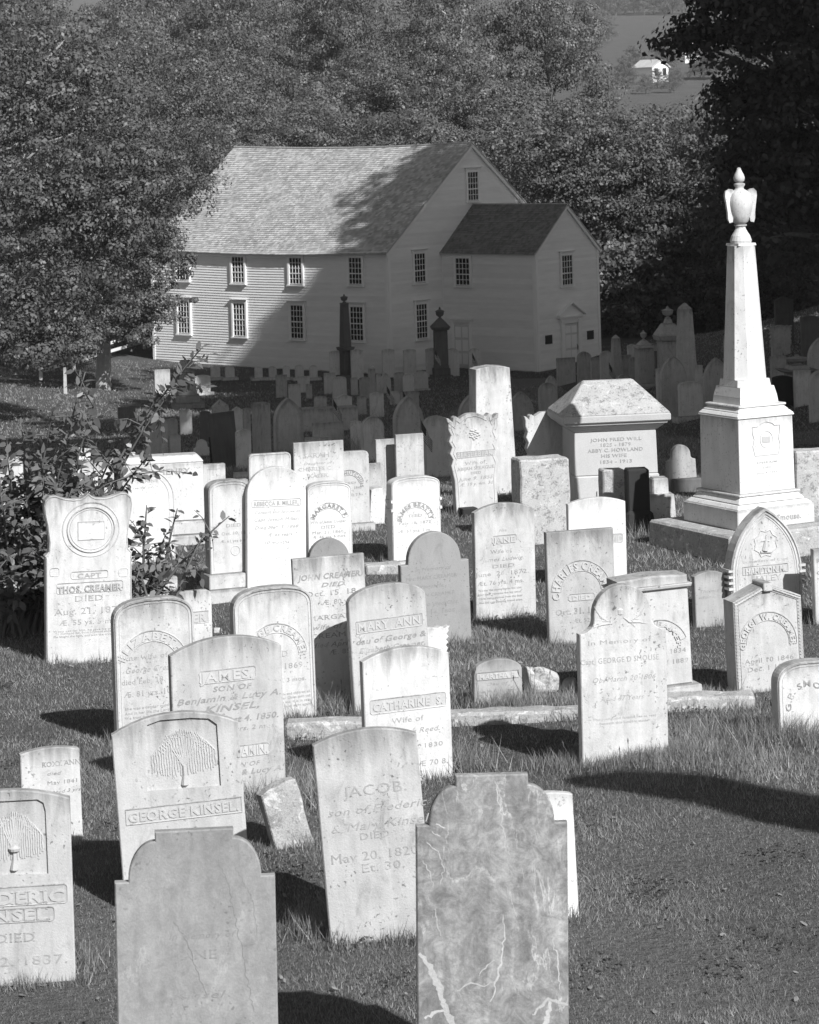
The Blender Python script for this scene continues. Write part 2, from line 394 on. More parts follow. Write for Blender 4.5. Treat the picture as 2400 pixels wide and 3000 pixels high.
def slab_mesh(P, t, bev=0.006, holes=(), taper=0.0):
    """upright slab from outline P, thickness t along y, front at -t/2, sunk panels holes=[(poly, depth)]"""
    n = len(P); I = inset(P, bev); v = []; f = []
    for pts, y in ((I, t / 2), (P, t / 2 - bev), (P, -t / 2 + bev), (I, -t / 2)):
        v += [(x, y, z) for x, z in pts]
    f.append(tuple(range(n)))
    for a in range(3):
        for i in range(n):
            j = (i + 1) % n; f.append((a * n + i, a * n + j, (a + 1) * n + j, (a + 1) * n + i))
    if not holes: f.append(tuple(3 * n + i for i in range(n))[::-1])
    else:
        loops = [[Vector((x, z, 0)) for x, z in I]]; idx = list(range(3 * n, 4 * n))
        for poly, dep in holes:
            b = len(v); v += [(x, -t / 2, z) for x, z in poly]; idx += list(range(b, b + len(poly)))
            loops.append([Vector((x, z, 0)) for x, z in poly])
            b2 = len(v); v += [(x, -t / 2 + dep, z) for x, z in poly]; k = len(poly)
            for i in range(k):
                j = (i + 1) % k; f.append((b + i, b + j, b2 + j, b2 + i))
            f.append(tuple(b2 + i for i in range(k)))
        for tri in tessellate_polygon(loops): f.append(tuple(idx[i] for i in tri))
    me = bpy.data.meshes.new('slab'); me.from_pydata(v, [], f)
    bm = bmesh.new(); bm.from_mesh(me); bmesh.ops.recalc_face_normals(bm, faces=bm.faces); bm.to_mesh(me); bm.free()
    return me
def ring_mb(P, d1, d2, y, out=0.01, open_bottom=True, mb=None):
    """raised band between two insets of outline P on plane y (towards -y)"""
    mb = mb or MB(); A = inset(P, d1); B = inset(P, d2); q = min(out * 0.5, (d2 - d1) * 0.3)
    A2 = inset(P, d1 + q); B2 = inset(P, d2 - q); n = len(P); v = []
    for pts, yy in ((A, y), (A2, y - out), (B2, y - out), (B, y)): v += [(x, yy, z) for x, z in pts]
    f = []
    for a in range(3):
        for i in range(n - 1 if open_bottom else n):
            j = (i + 1) % n; f.append((a * n + i, a * n + j, (a + 1) * n + j, (a + 1) * n + i))
    return mb.add(v, f)
def rrect(x0, x1, z0, z1, r=0.02, n=4):
    return arc(x0 + r, z0 + r, r, r, 270, 180, n) + arc(x0 + r, z1 - r, r, r, 180, 90, n) + arc(x1 - r, z1 - r, r, r, 90, 0, n) + arc(x1 - r, z0 + r, r, r, 0, -90, n)
def notch(x0, x1, z0, z1, r=0.02):
    return [(x0, z0 + r), (x0 + r * .3, (z0 + z1) / 2), (x0, z1 - r), (x0 + r, z1), (x1 - r, z1), (x1, z1 - r), (x1 - r * .3, (z0 + z1) / 2), (x1, z0 + r), (x1 - r, z0), (x0 + r, z0)]

# ------------------------------------------------------------------ lettering: glyph meshes cut once, set letter by letter
_G = {}
def _txt(body, off):
    c = bpy.data.curves.new('t', 'FONT'); c.body = body; c.size = 1.0; c.offset = off; c.resolution_u = 2
    c.extrude = 0.5; o = bpy.data.objects.new('t', c); me = bpy.data.meshes.new_from_object(o)
    co = np.zeros(len(me.vertices) * 3, np.float32); me.vertices.foreach_get('co', co); co = co.reshape(-1, 3)
    fs = [tuple(p.vertices) for p in me.polygons]
    bpy.data.meshes.remove(me); bpy.data.objects.remove(o); bpy.data.curves.remove(c)
    return co, fs
_w0 = {}
def glyph(ch, bold=0.0):
    if abs(bold) < 0.011: bold = 0.0
    if (ch, bold) in _G: return _G[ch, bold]
    if 'HH' not in _w0: c, _ = _txt('HH', 0); _w0['HH'] = c[:, 0].max() - c[:, 0].min()
    c, _ = _txt('H' + ch + 'H', 0); adv = c[:, 0].max() - c[:, 0].min() - _w0['HH']
    if ch == ' ': r = (np.zeros((0, 3), np.float32), [], adv)
    else:
        co, fs = _txt(ch, bold); r = (co, fs, adv)
    _G[ch, bold] = r; return r
CAP = 0.69
def letters(items, y, depth, each=None):
    """items: (text, x centre, z base, cap height, style dict).  returns MB; letters stand `depth` proud of plane y"""
    mb = MB()
    for it in items:
        if each is not None: mb = MB()
        s, x, z, hgt = it[:4]; st = it[4] if len(it) > 4 else {}
        sc_ = hgt / CAP; bold = st.get('bold', 0.012); it_ = st.get('italic', 0.0); fit = st.get('w'); sp = st.get('sp', 1.08)
        serif = st.get('serif', False); rot = st.get('rot', 0.0); dep = st.get('depth', depth)
        gs = [glyph(c, bold) for c in s]; tot = sum(g[2] * sp for g in gs) * sc_
        kx = (fit / tot) if fit else 1.0
        if 'arc' in st:          # (cx, cz, radius): centred on the top of a circle
            cx, cz, rad = st['arc']; pos = 0.0; L = tot * kx
            for g, c in zip(gs, s):
                ad = g[2] * sp * sc_ * kx; a = (pos + ad / 2 - L / 2) / rad; pos += ad
                if not len(g[0]): continue
                co = g[0].copy(); lx = (co[:, 0]) * sc_ * kx - g[2] * sc_ * kx / 2; lz = co[:, 1] * sc_ + rad
                X = cx + lx * math.cos(a) + lz * math.sin(a); Z = cz - lx * math.sin(a) + lz * math.cos(a)
                mb.add(np.stack([X, y - dep / 2 + co[:, 2] * dep, Z], 1), g[1])
                if each is not None: each(mb); mb = MB()
            continue
        cur = x - tot * kx / 2; cs, sn = math.cos(rot), math.sin(rot)
        for g, c in zip(gs, s):
            if len(g[0]):
                co = g[0]; lx = cur + (co[:, 0] + co[:, 1] * it_) * sc_ * kx; lz = z + co[:, 1] * sc_
                X = x + (lx - x) * cs - (lz - z) * sn; Z = z + (lx - x) * sn + (lz - z) * cs
                mb.add(np.stack([X, y - dep / 2 + co[:, 2] * dep, Z], 1), g[1])
                if serif and c.isalnum():
                    x0, x1 = float(lx.min()), float(lx.max()); e = 0.055 * sc_
                    for zz in ((z, z + e * .8), (z + hgt - e * .8, z + hgt)) if (c.isupper()) else ((z, z + e * .8),):
                        for (p, q) in ((x0 - e * .6, min(x0 + 2.3 * e, x1)), (max(x1 - 2.3 * e, x0), x1 + e * .6)):
                            if c in 'HIKMNRAXUVWYPTLDEFilhkmnr1': mb.box(p, q, y - dep, y + 0.0008, *zz)
            cur += g[2] * sp * sc_ * kx
            if each is not None:
                if mb.v: each(mb)
                mb = MB()
    return mb

# ------------------------------------------------------------------ one gravestone placed from its outline in the photograph
YAW = R(16)
class Stone: pass
LABELS = set()
def stone(label, xl, xr, yt, yb, kind='flat', mat='marble', k=None, lean=1.6, yaw=None, t=0.06, pitch=0.0, text=None,
          lmat='letter', ring=None, holes=None, depth=None, group=None, plinth=None, name='gravestone', bev=0.006, cat='gravestone', rough=0.0, band=None):
    assert label not in LABELS, label
    LABELS.add(label)
    yw = YAW if yaw is None else R(yaw)
    if yb < 2450: yw += R(5); t = t * 1.15
    xm, ym = (xl + xr) / 2, (yt + yb) / 2
    xb = xm + math.tan(R(lean)) * (yb - ym)
    y = depth if depth else hit(xb, yb)
    pm = at(xm, ym, y); pt = at(xm, yt, y)
    beta = -R(lean - 1.63); base = at(xb, yb, y)
    g = gz(base.x, y); W = (xr - xl) / FP * y; w_ = (W - t * abs(math.sin(yw))) / math.cos(yw)
    h = (pt.z - g)
    s = Stone(); s.w, s.h, s.t, s.y = w_, h, t, y
    root = empty(name, (base.x, y, g), (pitch, beta, yw)); s.root = root
    tag(root, label, cat, group)
    hp = h
    if plinth:
        # plinth: list of (extra width each side, extra depth, height)
        z = -0.05
        for ew, ed, ph in plinth:
            MB().frustum(w_ + 2 * ew, t + 2 * ed, w_ + 2 * ew, t + 2 * ed, z, z + ph).build('plinth', MT[mat if mat != 'bright' else 'marble'], root, bevel=0.008)
            z += ph + 0.0005
        s.z0 = z
        P = outline(kind, w_, h - z, k, 0.0); P = [(a, b + z) for a, b in P]
    else:
        s.z0 = 0; P = outline(kind, w_, h, k)
    s.P = P
    hl = []
    if holes: hl = holes(s)
    me = slab_mesh(P, t, bev, [(q, d) for q, d in hl])
    if rough:
        bm = bmesh.new(); bm.from_mesh(me)
        bmesh.ops.triangulate(bm, faces=bm.faces); bmesh.ops.subdivide_edges(bm, edges=bm.edges, cuts=2, use_grid_fill=True)
        bmesh.ops.remove_doubles(bm, verts=bm.verts, dist=0.0005)
        from mathutils import noise as mn
        for v in bm.verts:
            v.co += mn.noise_vector(v.co * 9 + Vector((xl, 0, 0))) * rough
        bm.to_mesh(me); bm.free()
    link('slab', me, MT[mat], root)
    f = -t / 2
    if ring:
        mb = MB()
        for d1, d2, o in ring: ring_mb(P, d1, d2, f, o, True, mb)
        mb.build('moulding', MT[mat], root)
    if band: band(s, root, f)
    if text:
        its = text(s) if callable(text) else text
        ty = [i for i in its if i[0] != 'plate']
        letters(ty, f, 0.0022).build('inscription', MT[lmat], root)
    return s
def plate(s, root, poly, f, mat='marble', o=0.006, wdt=0.008, name='name_panel'):
    ring_mb(poly, 0, wdt, f, o, False).build(name, MT[mat], root)
def arc_band(cx, cz, r0, r1, a0, a1, f, o=0.006, n=18):
    """raised rims of an arched name band"""
    mb = MB()
    for r in (r0, r1):
        v = []
        for i in range(n + 1):
            a = R(a0 + (a1 - a0) * i / n)
            for rr, yy in ((r - .004, f), (r - .002, f - o), (r + .002, f - o), (r + .004, f)): v.append((cx + rr * math.cos(a), yy, cz + rr * math.sin(a)))
        mb.add(v, [(i * 4 + q, i * 4 + q + 1, i * 4 + q + 5, i * 4 + q + 4) for i in range(n) for q in range(3)])
    for a in (a0, a1):
        c, s_ = math.cos(R(a)), math.sin(R(a)); d = 0.003
        v = [(cx + r0 * c - s_ * e, yy, cz + r0 * s_ + c * e) for e, yy in ((-d, f), (-d, f - o), (d, f - o), (d, f))] + [(cx + r1 * c - s_ * e, yy, cz + r1 * s_ + c * e) for e, yy in ((-d, f), (-d, f - o), (d, f - o), (d, f))]
        mb.add(v, [(0, 1, 5, 4), (1, 2, 6, 5), (2, 3, 7, 6)])
    return mb
def willow(root, x0, x1, z0, z1, y, mat='relief', urn=False):
    """low relief weeping willow with hanging strands, tree on a small mound"""
    mb = MB(); cx = (x0 + x1) / 2; W = (x1 - x0) / 2; H = z1 - z0; rr = random.Random(5)
    for i in range(26):
        u = -1 + 2 * (i + 0.5) / 26; xt = cx + u * W * 0.92
        top = z0 + H * (0.98 - 0.30 * u * u) - rr.random() * H * .04; xs = cx + u * W * 0.55
        bot = z0 + H * (0.16 + 0.1 * rr.random() + 0.03 * abs(u))
        pts = [(xs, y, top - H * .10), (xs + (xt - xs) * .5, y, top), (xt, y, top - H * .12)] + [(xt + math.sin(q * 2.2 + i) * W * .012, y, top - H * .12 - (top - H * .12 - bot) * q / 5) for q in range(1, 6)]
        mb.tube(pts, [.0045] * len(pts), 5)
        for q in range(5):
            zz = bot + rr.random() * (top - bot) * .8; mb.tube([(xt, y, zz), (xt + W * .03 * (1 if q % 2 else -1), y, zz - H * .06)], [.003, .0015], 4)
    for q in range(9):
        u = -0.8 + q * .2; mb.tube([(cx, y, z0 + H * .3), (cx + u * W * .35, y, z0 + H * .62), (cx + u * W * .55, y, z0 + H * .9)], [.006, .005, .003], 5)
    mb.build('willow_relief', MT[mat], root)
    MB().tube([(cx - .004, y, z0), (cx, y, z0 + H * .16), (cx, y, z0 + H * .34)], [.022, .013, .011], 7).build('willow_trunk', MT[mat], root)
    if urn:
        MB().lathe([(.006, 0), (.03, .005), (.034, .02), (.014, .028), (.012, .035)], 12, cx, y + .004, z0 + H * .3).build('urn_relief', MT[mat], root)
def prep(s):
    """photo pixel -> position on the stone's front face"""
    rt = s.root; Mx = Matrix.LocRotScale(rt.location, rt.rotation_euler.to_quaternion(), None).inverted()
    def loc(px, py):
        a, b = ray(px, py); o = Mx @ Vector((0, 0, EYE)); d = (Mx @ Vector((a, 1, EYE + b))) - o
        k = (-s.t / 2 - o.y) / d.y; p = o + d * k; return p.x, p.z
    s.loc = loc; s.u = lambda n: n * s.y / FP
    return s
def write(s, items, lmat='letter', name='inscription', depth=0.0022):
    """items: (text, centre px, baseline px, cap height px, width px, style)"""
    prep(s); out = []
    for it in items:
        tx, px, py, cap, wd = it[:5]; st = dict(it[5]) if len(it) > 5 else {}
        x, z = s.loc(px, py)
        if wd: st['w'] = s.u(wd) / math.cos(s.root.rotation_euler.z)
        if 'arcpx' in st:
            cx, cy, r = st.pop('arcpx'); X, Z = s.loc(cx, cy); st['arc'] = (X, Z, s.u(r)); st['depth'] = st.get('depth', 0.006)
        out.append((tx, x, z, s.u(cap), st))
    if name == 'raised_name': letters(out, -s.t / 2, depth, lambda m: m.build('raised_letter', MT[lmat], s.root))
    else: tag(letters(out, -s.t / 2, depth).build(name, MT[lmat], s.root), kind='stuff')
def nplate(s, x0, y0, x1, y1, shape='rr', mat='marble', fill=None, r=0.02, o=0.005):
    prep(s); a = s.loc(x0, (y0 + y1) / 2)[0]; b = s.loc(x1, (y0 + y1) / 2)[0]; xm = (x0 + x1) / 2
    c = s.loc(xm, y1)[1]; d = s.loc(xm, y0)[1]
    poly = rrect(a, b, c, d, r) if shape == 'rr' else notch(a, b, c, d, r)
    mb = ring_mb(poly, 0, .007, -s.t / 2, o, False); mb.build('name_panel', MT[mat], s.root)
    if fill:
        v = [(x, -s.t / 2 - .0012, z) for x, z in inset(poly, .006)]
        MB().add(v, [tuple(range(len(v)))]).build('panel_ground', MT[fill], s.root)
def npanel(s, cx, cy, r0, r1, a0=15, a1=165, mat='marble'):
    prep(s); X, Z = s.loc(cx, cy); arc_band(X, Z, s.u(r0), s.u(r1), a0, a1, -s.t / 2).build('name_arch', MT[mat], s.root)
def sunk(s, polypx, dep):
    prep(s); return ([s.loc(*p) for p in polypx], dep)
IT = {'italic': 0.3, 'bold': 0.006}; SF = {'serif': True, 'bold': 0.004}; BD = {'bold': 0.035}; THIN = {'bold': 0.0}
TINY = {'bold': -0.004}
G1 = 'gravestones in the sunlit foreground'; G2 = 'gravestones in the shaded hollow'; G3 = 'gravestones beside the church'; G4 = 'gravestones on the right hand bank'

# ---- nearest rows
s = stone('tall plain grey slate with square top block and rounded shoulders, bottom left foreground', 343, 812, 2428, 3290, 'block', 'slate', 0.49, lean=1.2, yaw=6, t=0.05, group=G1)
write(s, [('In Memory of', 590, 2748, 18, 190, IT), ('JANE', 578, 2810, 26, 120, SF), ('Kinsel', 580, 2925, 20, 150, IT)], 'letterslate', depth=.0012)
_sl = s
s = stone('large veined grey marble slab with square top block and white streaks, bottom centre', 1220, 1666, 2266, 3260, 'block', 'veined', 0.48, lean=0.4, yaw=4, t=0.05, group=G1)
def veins(s, lines, mat, name):
    prep(s); rv = random.Random(4)
    for L in lines:
        pts = []
        for (a, b, wa), (c, d, wb) in zip(L, L[1:]):
            n = max(2, int(math.hypot(c - a, d - b) / 9))
            for i in range(n): k = i / n; pts.append((a + (c - a) * k + rv.gauss(0, 2.2), b + (d - b) * k + rv.gauss(0, 2), (wa + (wb - wa) * k) * (.65 + .7 * rv.random())))
        pts.append(L[-1]); v = []
        for i, (a, b, w_) in enumerate(pts):
            a2, b2 = pts[min(i + 1, len(pts) - 1)][:2]; a0, b0 = pts[max(i - 1, 0)][:2]; dx, dy = a2 - a0, b2 - b0; l = math.hypot(dx, dy) or 1
            for sg in (-.5, .5):
                x, z = s.loc(a - dy / l * w_ * sg, b + dx / l * w_ * sg); v.append((x, -s.t / 2 - .0006, z))
        MB().add(v, [(2 * i, 2 * i + 1, 2 * i + 3, 2 * i + 2) for i in range(len(pts) - 1)]).build(name, mat, s.root)
QZ = stone_mat('pale_quartz_vein', 0.46, .12, .05, 0, fine=.2); HL = stone_mat('dark_hairline', 0.19, .1, .05, 0)
veins(s, [[(1228, 2792, 9), (1258, 2832, 15), (1284, 2888, 20), (1300, 2940, 18), (1330, 3010, 22)], [(1246, 2988, 6), (1272, 2966, 10), (1300, 2960, 7)], [(1472, 2680, 2), (1480, 2740, 3), (1470, 2800, 5), (1456, 2870, 5), (1436, 2935, 3)],
          [(1448, 2285, 2), (1462, 2350, 4), (1474, 2425, 3), (1494, 2505, 2)], [(1560, 2975, 5), (1606, 2928, 9), (1640, 2936, 8), (1664, 2944, 6)], [(1590, 3010, 14), (1612, 2958, 10), (1610, 2930, 6)], [(1277, 2660, 2), (1280, 2712, 3), (1292, 2742, 2)],
          [(1272, 2412, 3), (1303, 2426, 4)], [(1262, 2438, 2), (1290, 2450, 3)], [(1340, 2905, 3), (1370, 2880, 4), (1420, 2890, 3), (1455, 2872, 2)], [(1618, 2752, 2), (1630, 2800, 4), (1638, 2850, 3), (1640, 2900, 2)], [(1402, 2860, 2), (1420, 2835, 3), (1450, 2812, 2)],
          [(1236, 2520, 2), (1262, 2560, 3), (1268, 2600, 2)], [(1250, 2470, 2), (1282, 2492, 3), (1300, 2540, 2), (1290, 2590, 2)]], QZ, 'quartz_vein')
veins(_sl, [[(508, 2700, 1.5), (548, 2760, 2), (572, 2830, 2.5), (608, 2920, 1.5)], [(640, 2520, 1.2), (672, 2600, 2), (690, 2700, 1.5), (722, 2860, 2), (744, 2960, 1.5)], [(690, 2540, 1.2), (742, 2640, 1.6), (752, 2740, 1.2)]], HL, 'hairline_crack')
stone('white marble stone hiding behind the veined grey slab, only its right edge showing', 1490, 1688, 2320, 2690, 'seg', 'bright', 0.07, lean=3.2, group=G1)
def hz(s): return [sunk(s, [(-62, 2790 - 275), (-60, 2370), (-40, 2350), (110, 2342), (128, 2352), (134, 2375), (142, 2560), (-60, 2565)], .012)]
s = stone('white marble stone cut by the left edge with willow panel over FREDERIC KINSEL', -168, 213, 2312, 2905, 'seg', 'dull', 0.085, lean=1.9, yaw=5, holes=hz, group=G1)
prep(s); a = s.loc(-50, 2555); b = s.loc(132, 2370); willow(s.root, a[0], b[0], a[1], b[1], -s.t / 2 + .011, urn=True)
nplate(s, -130, 2597, 200, 2655, fill='recess', mat='dull'); nplate(s, -100, 2662, 162, 2705, fill='recess', mat='dull')
write(s, [('FREDERIC', 35, 2648, 34, 315, {'serif': True, 'bold': .03, 'depth': .006}), ('KINSEL,', 35, 2698, 32, 245, {'serif': True, 'bold': .03, 'depth': .006})], 'relief', 'raised_name')
write(s, [('DIED', 47, 2760, 26, 120, SF), ('May 12. 1837.', 25, 2830, 27, 350, SF), ('Æt. 60.', 65, 2888, 22, 130, IT)], 'letterlight')
s = stone('small mottled white stone lettered ANN at the left edge behind the FREDERIC stone', 62, 237, 2187, 2485, 'seg', 'marble', 0.07, lean=2.4, group=G1)
write(s, [('ROXY ANN', 180, 2242, 14, 110, SF), ('died', 158, 2270, 10, 40, IT), ('May 1841', 185, 2295, 11, 90, THIN), ('aged 3 yrs', 195, 2320, 10, 80, IT)])
def hz(s): return [sunk(s, [(432, 2318), (421, 2150), (432, 2124), (470, 2110), (560, 2103), (612, 2105), (636, 2122), (648, 2302)][::1], .014)]
s = stone('marble stone with a carved weeping willow above GEORGE KINSEL in raised letters', 345, 716, 2083, 2655, 'seg', 'dull', 0.125, lean=4.6, yaw=8, holes=hz, group=G1)
prep(s); a = s.loc(440, 2312); b = s.loc(636, 2122); willow(s.root, a[0], b[0], a[1], b[1], -s.t / 2 + .013)
nplate(s, 366, 2352, 712, 2400, 'rr', 'dull', 'recess', r=.004)
write(s, [('GEORGE KINSEL.', 540, 2391, 27, 322, {'bold': .02, 'depth': .006})], 'relief', 'raised_name')
write(s, [('died', 545, 2440, 16, 60, IT)], 'letterlight')
stone('short broken rough marker leaning left beside the GEORGE KINSEL stone', 766, 890, 2282, 2490, 'broken', 'rough', lean=17, yaw=22, t=0.1, rough=0.012, group=G1)
s = stone('white marble stone leaning left inscribed JACOB son of Frederic and Mary Kinsel', 938, 1246, 2130, 2755, 'seg', 'dull', 0.10, lean=5.2, yaw=8, group=G1)
write(s, [('JACOB.', 1103, 2325, 30, 185, SF), ('son of Frederic', 1105, 2376, 22, 290, IT), ('& Mary Kinsel', 1112, 2424, 24, 285, IT), ('DIED', 1100, 2455, 20, 92, THIN),
          ('May 20. 1820.', 1105, 2515, 26, 270, SF), ('Et. 30.', 1125, 2548, 24, 130, SF)], 'letterlight')
s = stone('white marble stone with CATHARINE S. in a rounded name panel, behind the JACOB stone', 1059, 1322, 1893, 2290, 'seg', 'marble', 0.11, lean=2.2, group=G1)
nplate(s, 1083, 2038, 1308, 2082, 'rr', 'marble', 'recess', r=.018)
write(s, [('CATHARINE  S.', 1196, 2072, 22, 205, {'bold': .03, 'depth': .006})], 'relief', 'raised_name')
write(s, [('Wife of', 1195, 2115, 16, 92, THIN), ('Jacob Reed.', 1225, 2146, 15, 130, IT), ('June 7. 1830', 1225, 2192, 13, 150, THIN), ('Æ 70 8.', 1270, 2240, 16, 90, SF)], 'letterlight')
s = stone('tall marble stone with JAMES in a raised name panel, behind the GEORGE KINSEL stone', 502, 829, 1862, 2345, 'seg', 'dull', 0.12, lean=2.0, group=G1)
nplate(s, 582, 1958, 752, 1998, 'notch', 'dull', 'recess', r=.015)
write(s, [('JAMES,', 667, 1992, 28, 150, {'bold': .02, 'depth': .006})], 'relief', 'raised_name')
nplate(s, 640, 2182, 792, 2218, 'notch', 'dull', 'recess', r=.015)
write(s, [('BENJAMIN,', 716, 2213, 26, 138, {'bold': .02, 'depth': .006})], 'relief', 'raised_name')
write(s, [('SON OF', 680, 2021, 15, 110, {'italic': .2, 'bold': .02}), ('Benjamin & Lucy A.', 672, 2050, 17, 300, {'italic': .3, 'bold': .015}), ('KINSEL,', 680, 2080, 18, 160, {'italic': .3, 'bold': .02}),
          ('died Oct 4. 1850.', 705, 2113, 17, 220, {'italic': .2, 'bold': .02}), ('Æ. 5 yrs. 2 mos.', 720, 2138, 13, 180, {'italic': .2, 'bold': .01}), ('SON OF', 715, 2245, 13, 90, IT), ('Benj & Lucy A.', 735, 2266, 15, 190, {'italic': .3, 'bold': .015})])
s = stone('white arched stone with a moulded rim naming ELIZABETH, wife of George Creamer', 331, 571, 1748, 2165, 'basket', 'marble', 0.27, lean=1.9, t=.08, group=G1,
          ring=[(0.004, 0.022, 0.010), (0.034, 0.040, 0.004)])
npanel(s, 447, 1960, 82, 112, 25, 155)
write(s, [('ELIZABETH,', 447, 1850, 22, 205, {'bold': .03, 'depth': .006, 'arcpx': (447, 1960, 86)})], 'relief', 'raised_name')
write(s, [('the wife of', 430, 1930, 15, 120, SF), ('George Creamer', 452, 1965, 16, 165, IT), ('died Feb. 18. 1869', 450, 1998, 15, 180, SF), ('Æ. 81 yrs. 10 m.', 450, 2035, 16, 165, SF),
          ('She was a tender mother here', 455, 2072, 8, 170, TINY), ('And in her life the Lord did fear', 455, 2086, 8, 170, TINY), ('We trust our loss will be her gain', 455, 2099, 8, 170, TINY)], 'letterlight')
s = stone('flat topped marble slab with a square MER name panel behind the ELIZABETH stone', 414, 620, 1734, 1905, 'soft', 'marble', lean=1.6, group=G1)
nplate(s, 440, 1796, 612, 1832, 'rr', 'marble', 'recess', r=.004)
write(s, [('CREAMER', 527, 1827, 24, 150, {'bold': .02, 'depth': .006})], 'relief', 'raised_name')
s = stone('white arched stone with a moulded rim and arched name GEORGE CREAMER', 678, 921, 1715, 2105, 'basket', 'marble', 0.27, lean=2.3, t=.09, group=G1,
          ring=[(0.004, 0.022, 0.010), (0.034, 0.040, 0.004)])
npanel(s, 808, 1925, 72, 98, 5, 160)
write(s, [('GEORGE CREAMER.', 808, 1850, 19, 245, {'bold': .03, 'depth': .006, 'arcpx': (808, 1925, 76)})], 'relief', 'raised_name')
write(s, [('DIED', 815, 1925, 17, 60, SF), ('May 3. 1869.', 820, 1961, 16, 150, SF), ('Æ. 87 yrs. 3 mos.', 822, 2000, 12, 150, THIN), ('Farewell, my wife and children all,', 835, 2036, 7, 150, TINY), ('From you a father Christ doth call;', 836, 2048, 7, 150, TINY),
          ('Mourn not for me, it is in vain,', 837, 2060, 7, 150, TINY), ('To call me to your sight again.', 838, 2072, 7, 150, TINY)], 'letterlight')
s = stone('flat topped white marble slab with weathered italic text for JOHN CREAMER and Margaret', 863, 1077, 1628, 2068, 'flat', 'marble', lean=3.0, yaw=8, t=.05, group=G1)
write(s, [('JOHN CREAMER.', 968, 1694, 16, 185, {'italic': .2, 'bold': .025}), ('DIED', 975, 1717, 12, 70, {'italic': .3, 'bold': .02}), ('Oct. 15. 18', 970, 1743, 15, 150, SF), ('Æ. 80 yr.', 990, 1768, 14, 90, SF),
          ('MARGARET', 985, 1812, 13, 160, SF), ('wife of Jno.', 985, 1840, 14, 140, IT), ('CREAMER,', 985, 1866, 14, 150, SF), ('died April 12.', 990, 1892, 14, 150, IT), ('Æ. 85.', 1000, 1915, 14, 70, SF)])
s = stone('marble stone leaning left with raised name band MARY ANN, before the plain slate', 1021, 1256, 1707, 2090, 'oval', 'dull', 0.2, lean=3.6, group=G1)
nplate(s, 1042, 1808, 1240, 1846, 'rr', 'dull', 'recess', r=.01)
write(s, [('MARY  ANN', 1142, 1838, 23, 185, {'bold': .02, 'depth': .006})], 'relief', 'raised_name')
write(s, [('dau of George &', 1146, 1876, 16, 205, {'italic': .2, 'bold': .02}), ('Elizabeth Creamer,', 1150, 1901, 14, 195, {'italic': .3, 'bold': .015}), ('DIED', 1150, 1935, 14, 60, SF)])
s = stone('small grey slate with a rounded head peeping over the flat JOHN CREAMER slab', 880, 1046, 1577, 1830, 'tymp', 'slate2', 0.37, lean=0.6, group=G1)
stone('low ornate white marble piece with scrolled corner behind the CATHARINE stone', 1165, 1315, 1838, 1975, 'leafy', 'bright', lean=1.6, yaw=25, group=G1)
s = stone('plain grey slate with round head and square shoulders, behind the MARY ANN stone', 1168, 1377, 1558, 1890, 'tymp', 'slate2', 0.385, lean=2.2, group=G1)
write(s, [('In Memory of', 1268, 1670, 10, 105, IT), ('Mrs. MARY CREAMER', 1265, 1696, 11, 150, THIN), ('Wife of Mr.', 1262, 1722, 10, 80, IT), ('JOHN CREAMER', 1275, 1745, 10, 120, THIN), ('who died Oct.', 1285, 1772, 11, 120, IT), ('14. 1805.', 1300, 1795, 10, 80, THIN)], 'letterslate', depth=.0012)
s = stone('white marble stone naming JANE, wife of James Ludwig, with grass at its foot', 1383, 1570, 1472, 1812, 'seg', 'marble', 0.12, lean=1.1, yaw=18, group=G1)
nplate(s, 1440, 1567, 1516, 1592, 'notch', 'marble', 'recess', r=.018)
write(s, [('JANE', 1478, 1589, 15, 62, {'bold': .02, 'depth': .008})], 'relief', 'raised_name')
write(s, [('Mrs.', 1474, 1557, 8, 26, IT), ('Wife of', 1468, 1620, 11, 62, SF), ('James Ludwig.', 1475, 1642, 11, 122, IT), ('DIED', 1476, 1662, 10, 70, SF), ('June  26. 1872.', 1473, 1684, 12, 158, SF), ('Æt. 76 yrs. 4 ms.', 1468, 1711, 12, 138, SF),
          ('We say the stone marks the clay,', 1466, 1728, 6, 130, TINY), ('Her dear remains we lay away,', 1466, 1740, 6, 130, TINY), ('Christ rising glorious from the dead', 1467, 1752, 6, 130, TINY), ('Has bid our sleeping friend arise.', 1468, 1764, 6, 130, TINY)])
s = stone('flat topped white stone with arched name CHARLES CREAMER, shadow across its foot', 1597, 1803, 1552, 1882, 'flat', 'dull', lean=1.9, yaw=10, group=G1)
npanel(s, 1703, 1734, 62, 92, 5, 175, 'dull')
write(s, [('CHARLES CREAMER', 1703, 1650, 22, 235, {'bold': .03, 'depth': .008, 'arcpx': (1703, 1734, 66)})], 'relief', 'raised_name')
nplate(s, 1663, 1738, 1745, 1760, 'notch', 'dull', 'recess', r=.02)
write(s, [('DIED', 1704, 1757, 13, 58, {'bold': .03, 'depth': .006})], 'relief', 'raised_name')
write(s, [('Oct. 31. 1860', 1700, 1797, 17, 145, {'serif': True, 'bold': .03}), ('Æt. 52', 1705, 1823, 12, 50, SF)])
s = stone('pale marble stone with streaked top between CHARLES CREAMER and the granite tomb', 1660, 1836, 1456, 1720, 'seg', 'bright', 0.09, lean=1.4, yaw=8, group=G1)
nplate(s, 1760, 1563, 1826, 1591, 'rr', 'bright', 'recess', r=.02)
write(s, [('DAVID', 1790, 1588, 18, 80, BD)], 'relief', 'raised_name')
s = stone('tall white stone with rounded head and hollow shoulders inscribed Capt GEORGE D SMOUSE', 1690, 1956, 1710, 2245, 'cove', 'marble', lean=1.3, yaw=10, t=.07, group=G1)
prep(s); cxy = s.loc(1818, 1800)
mb = MB()
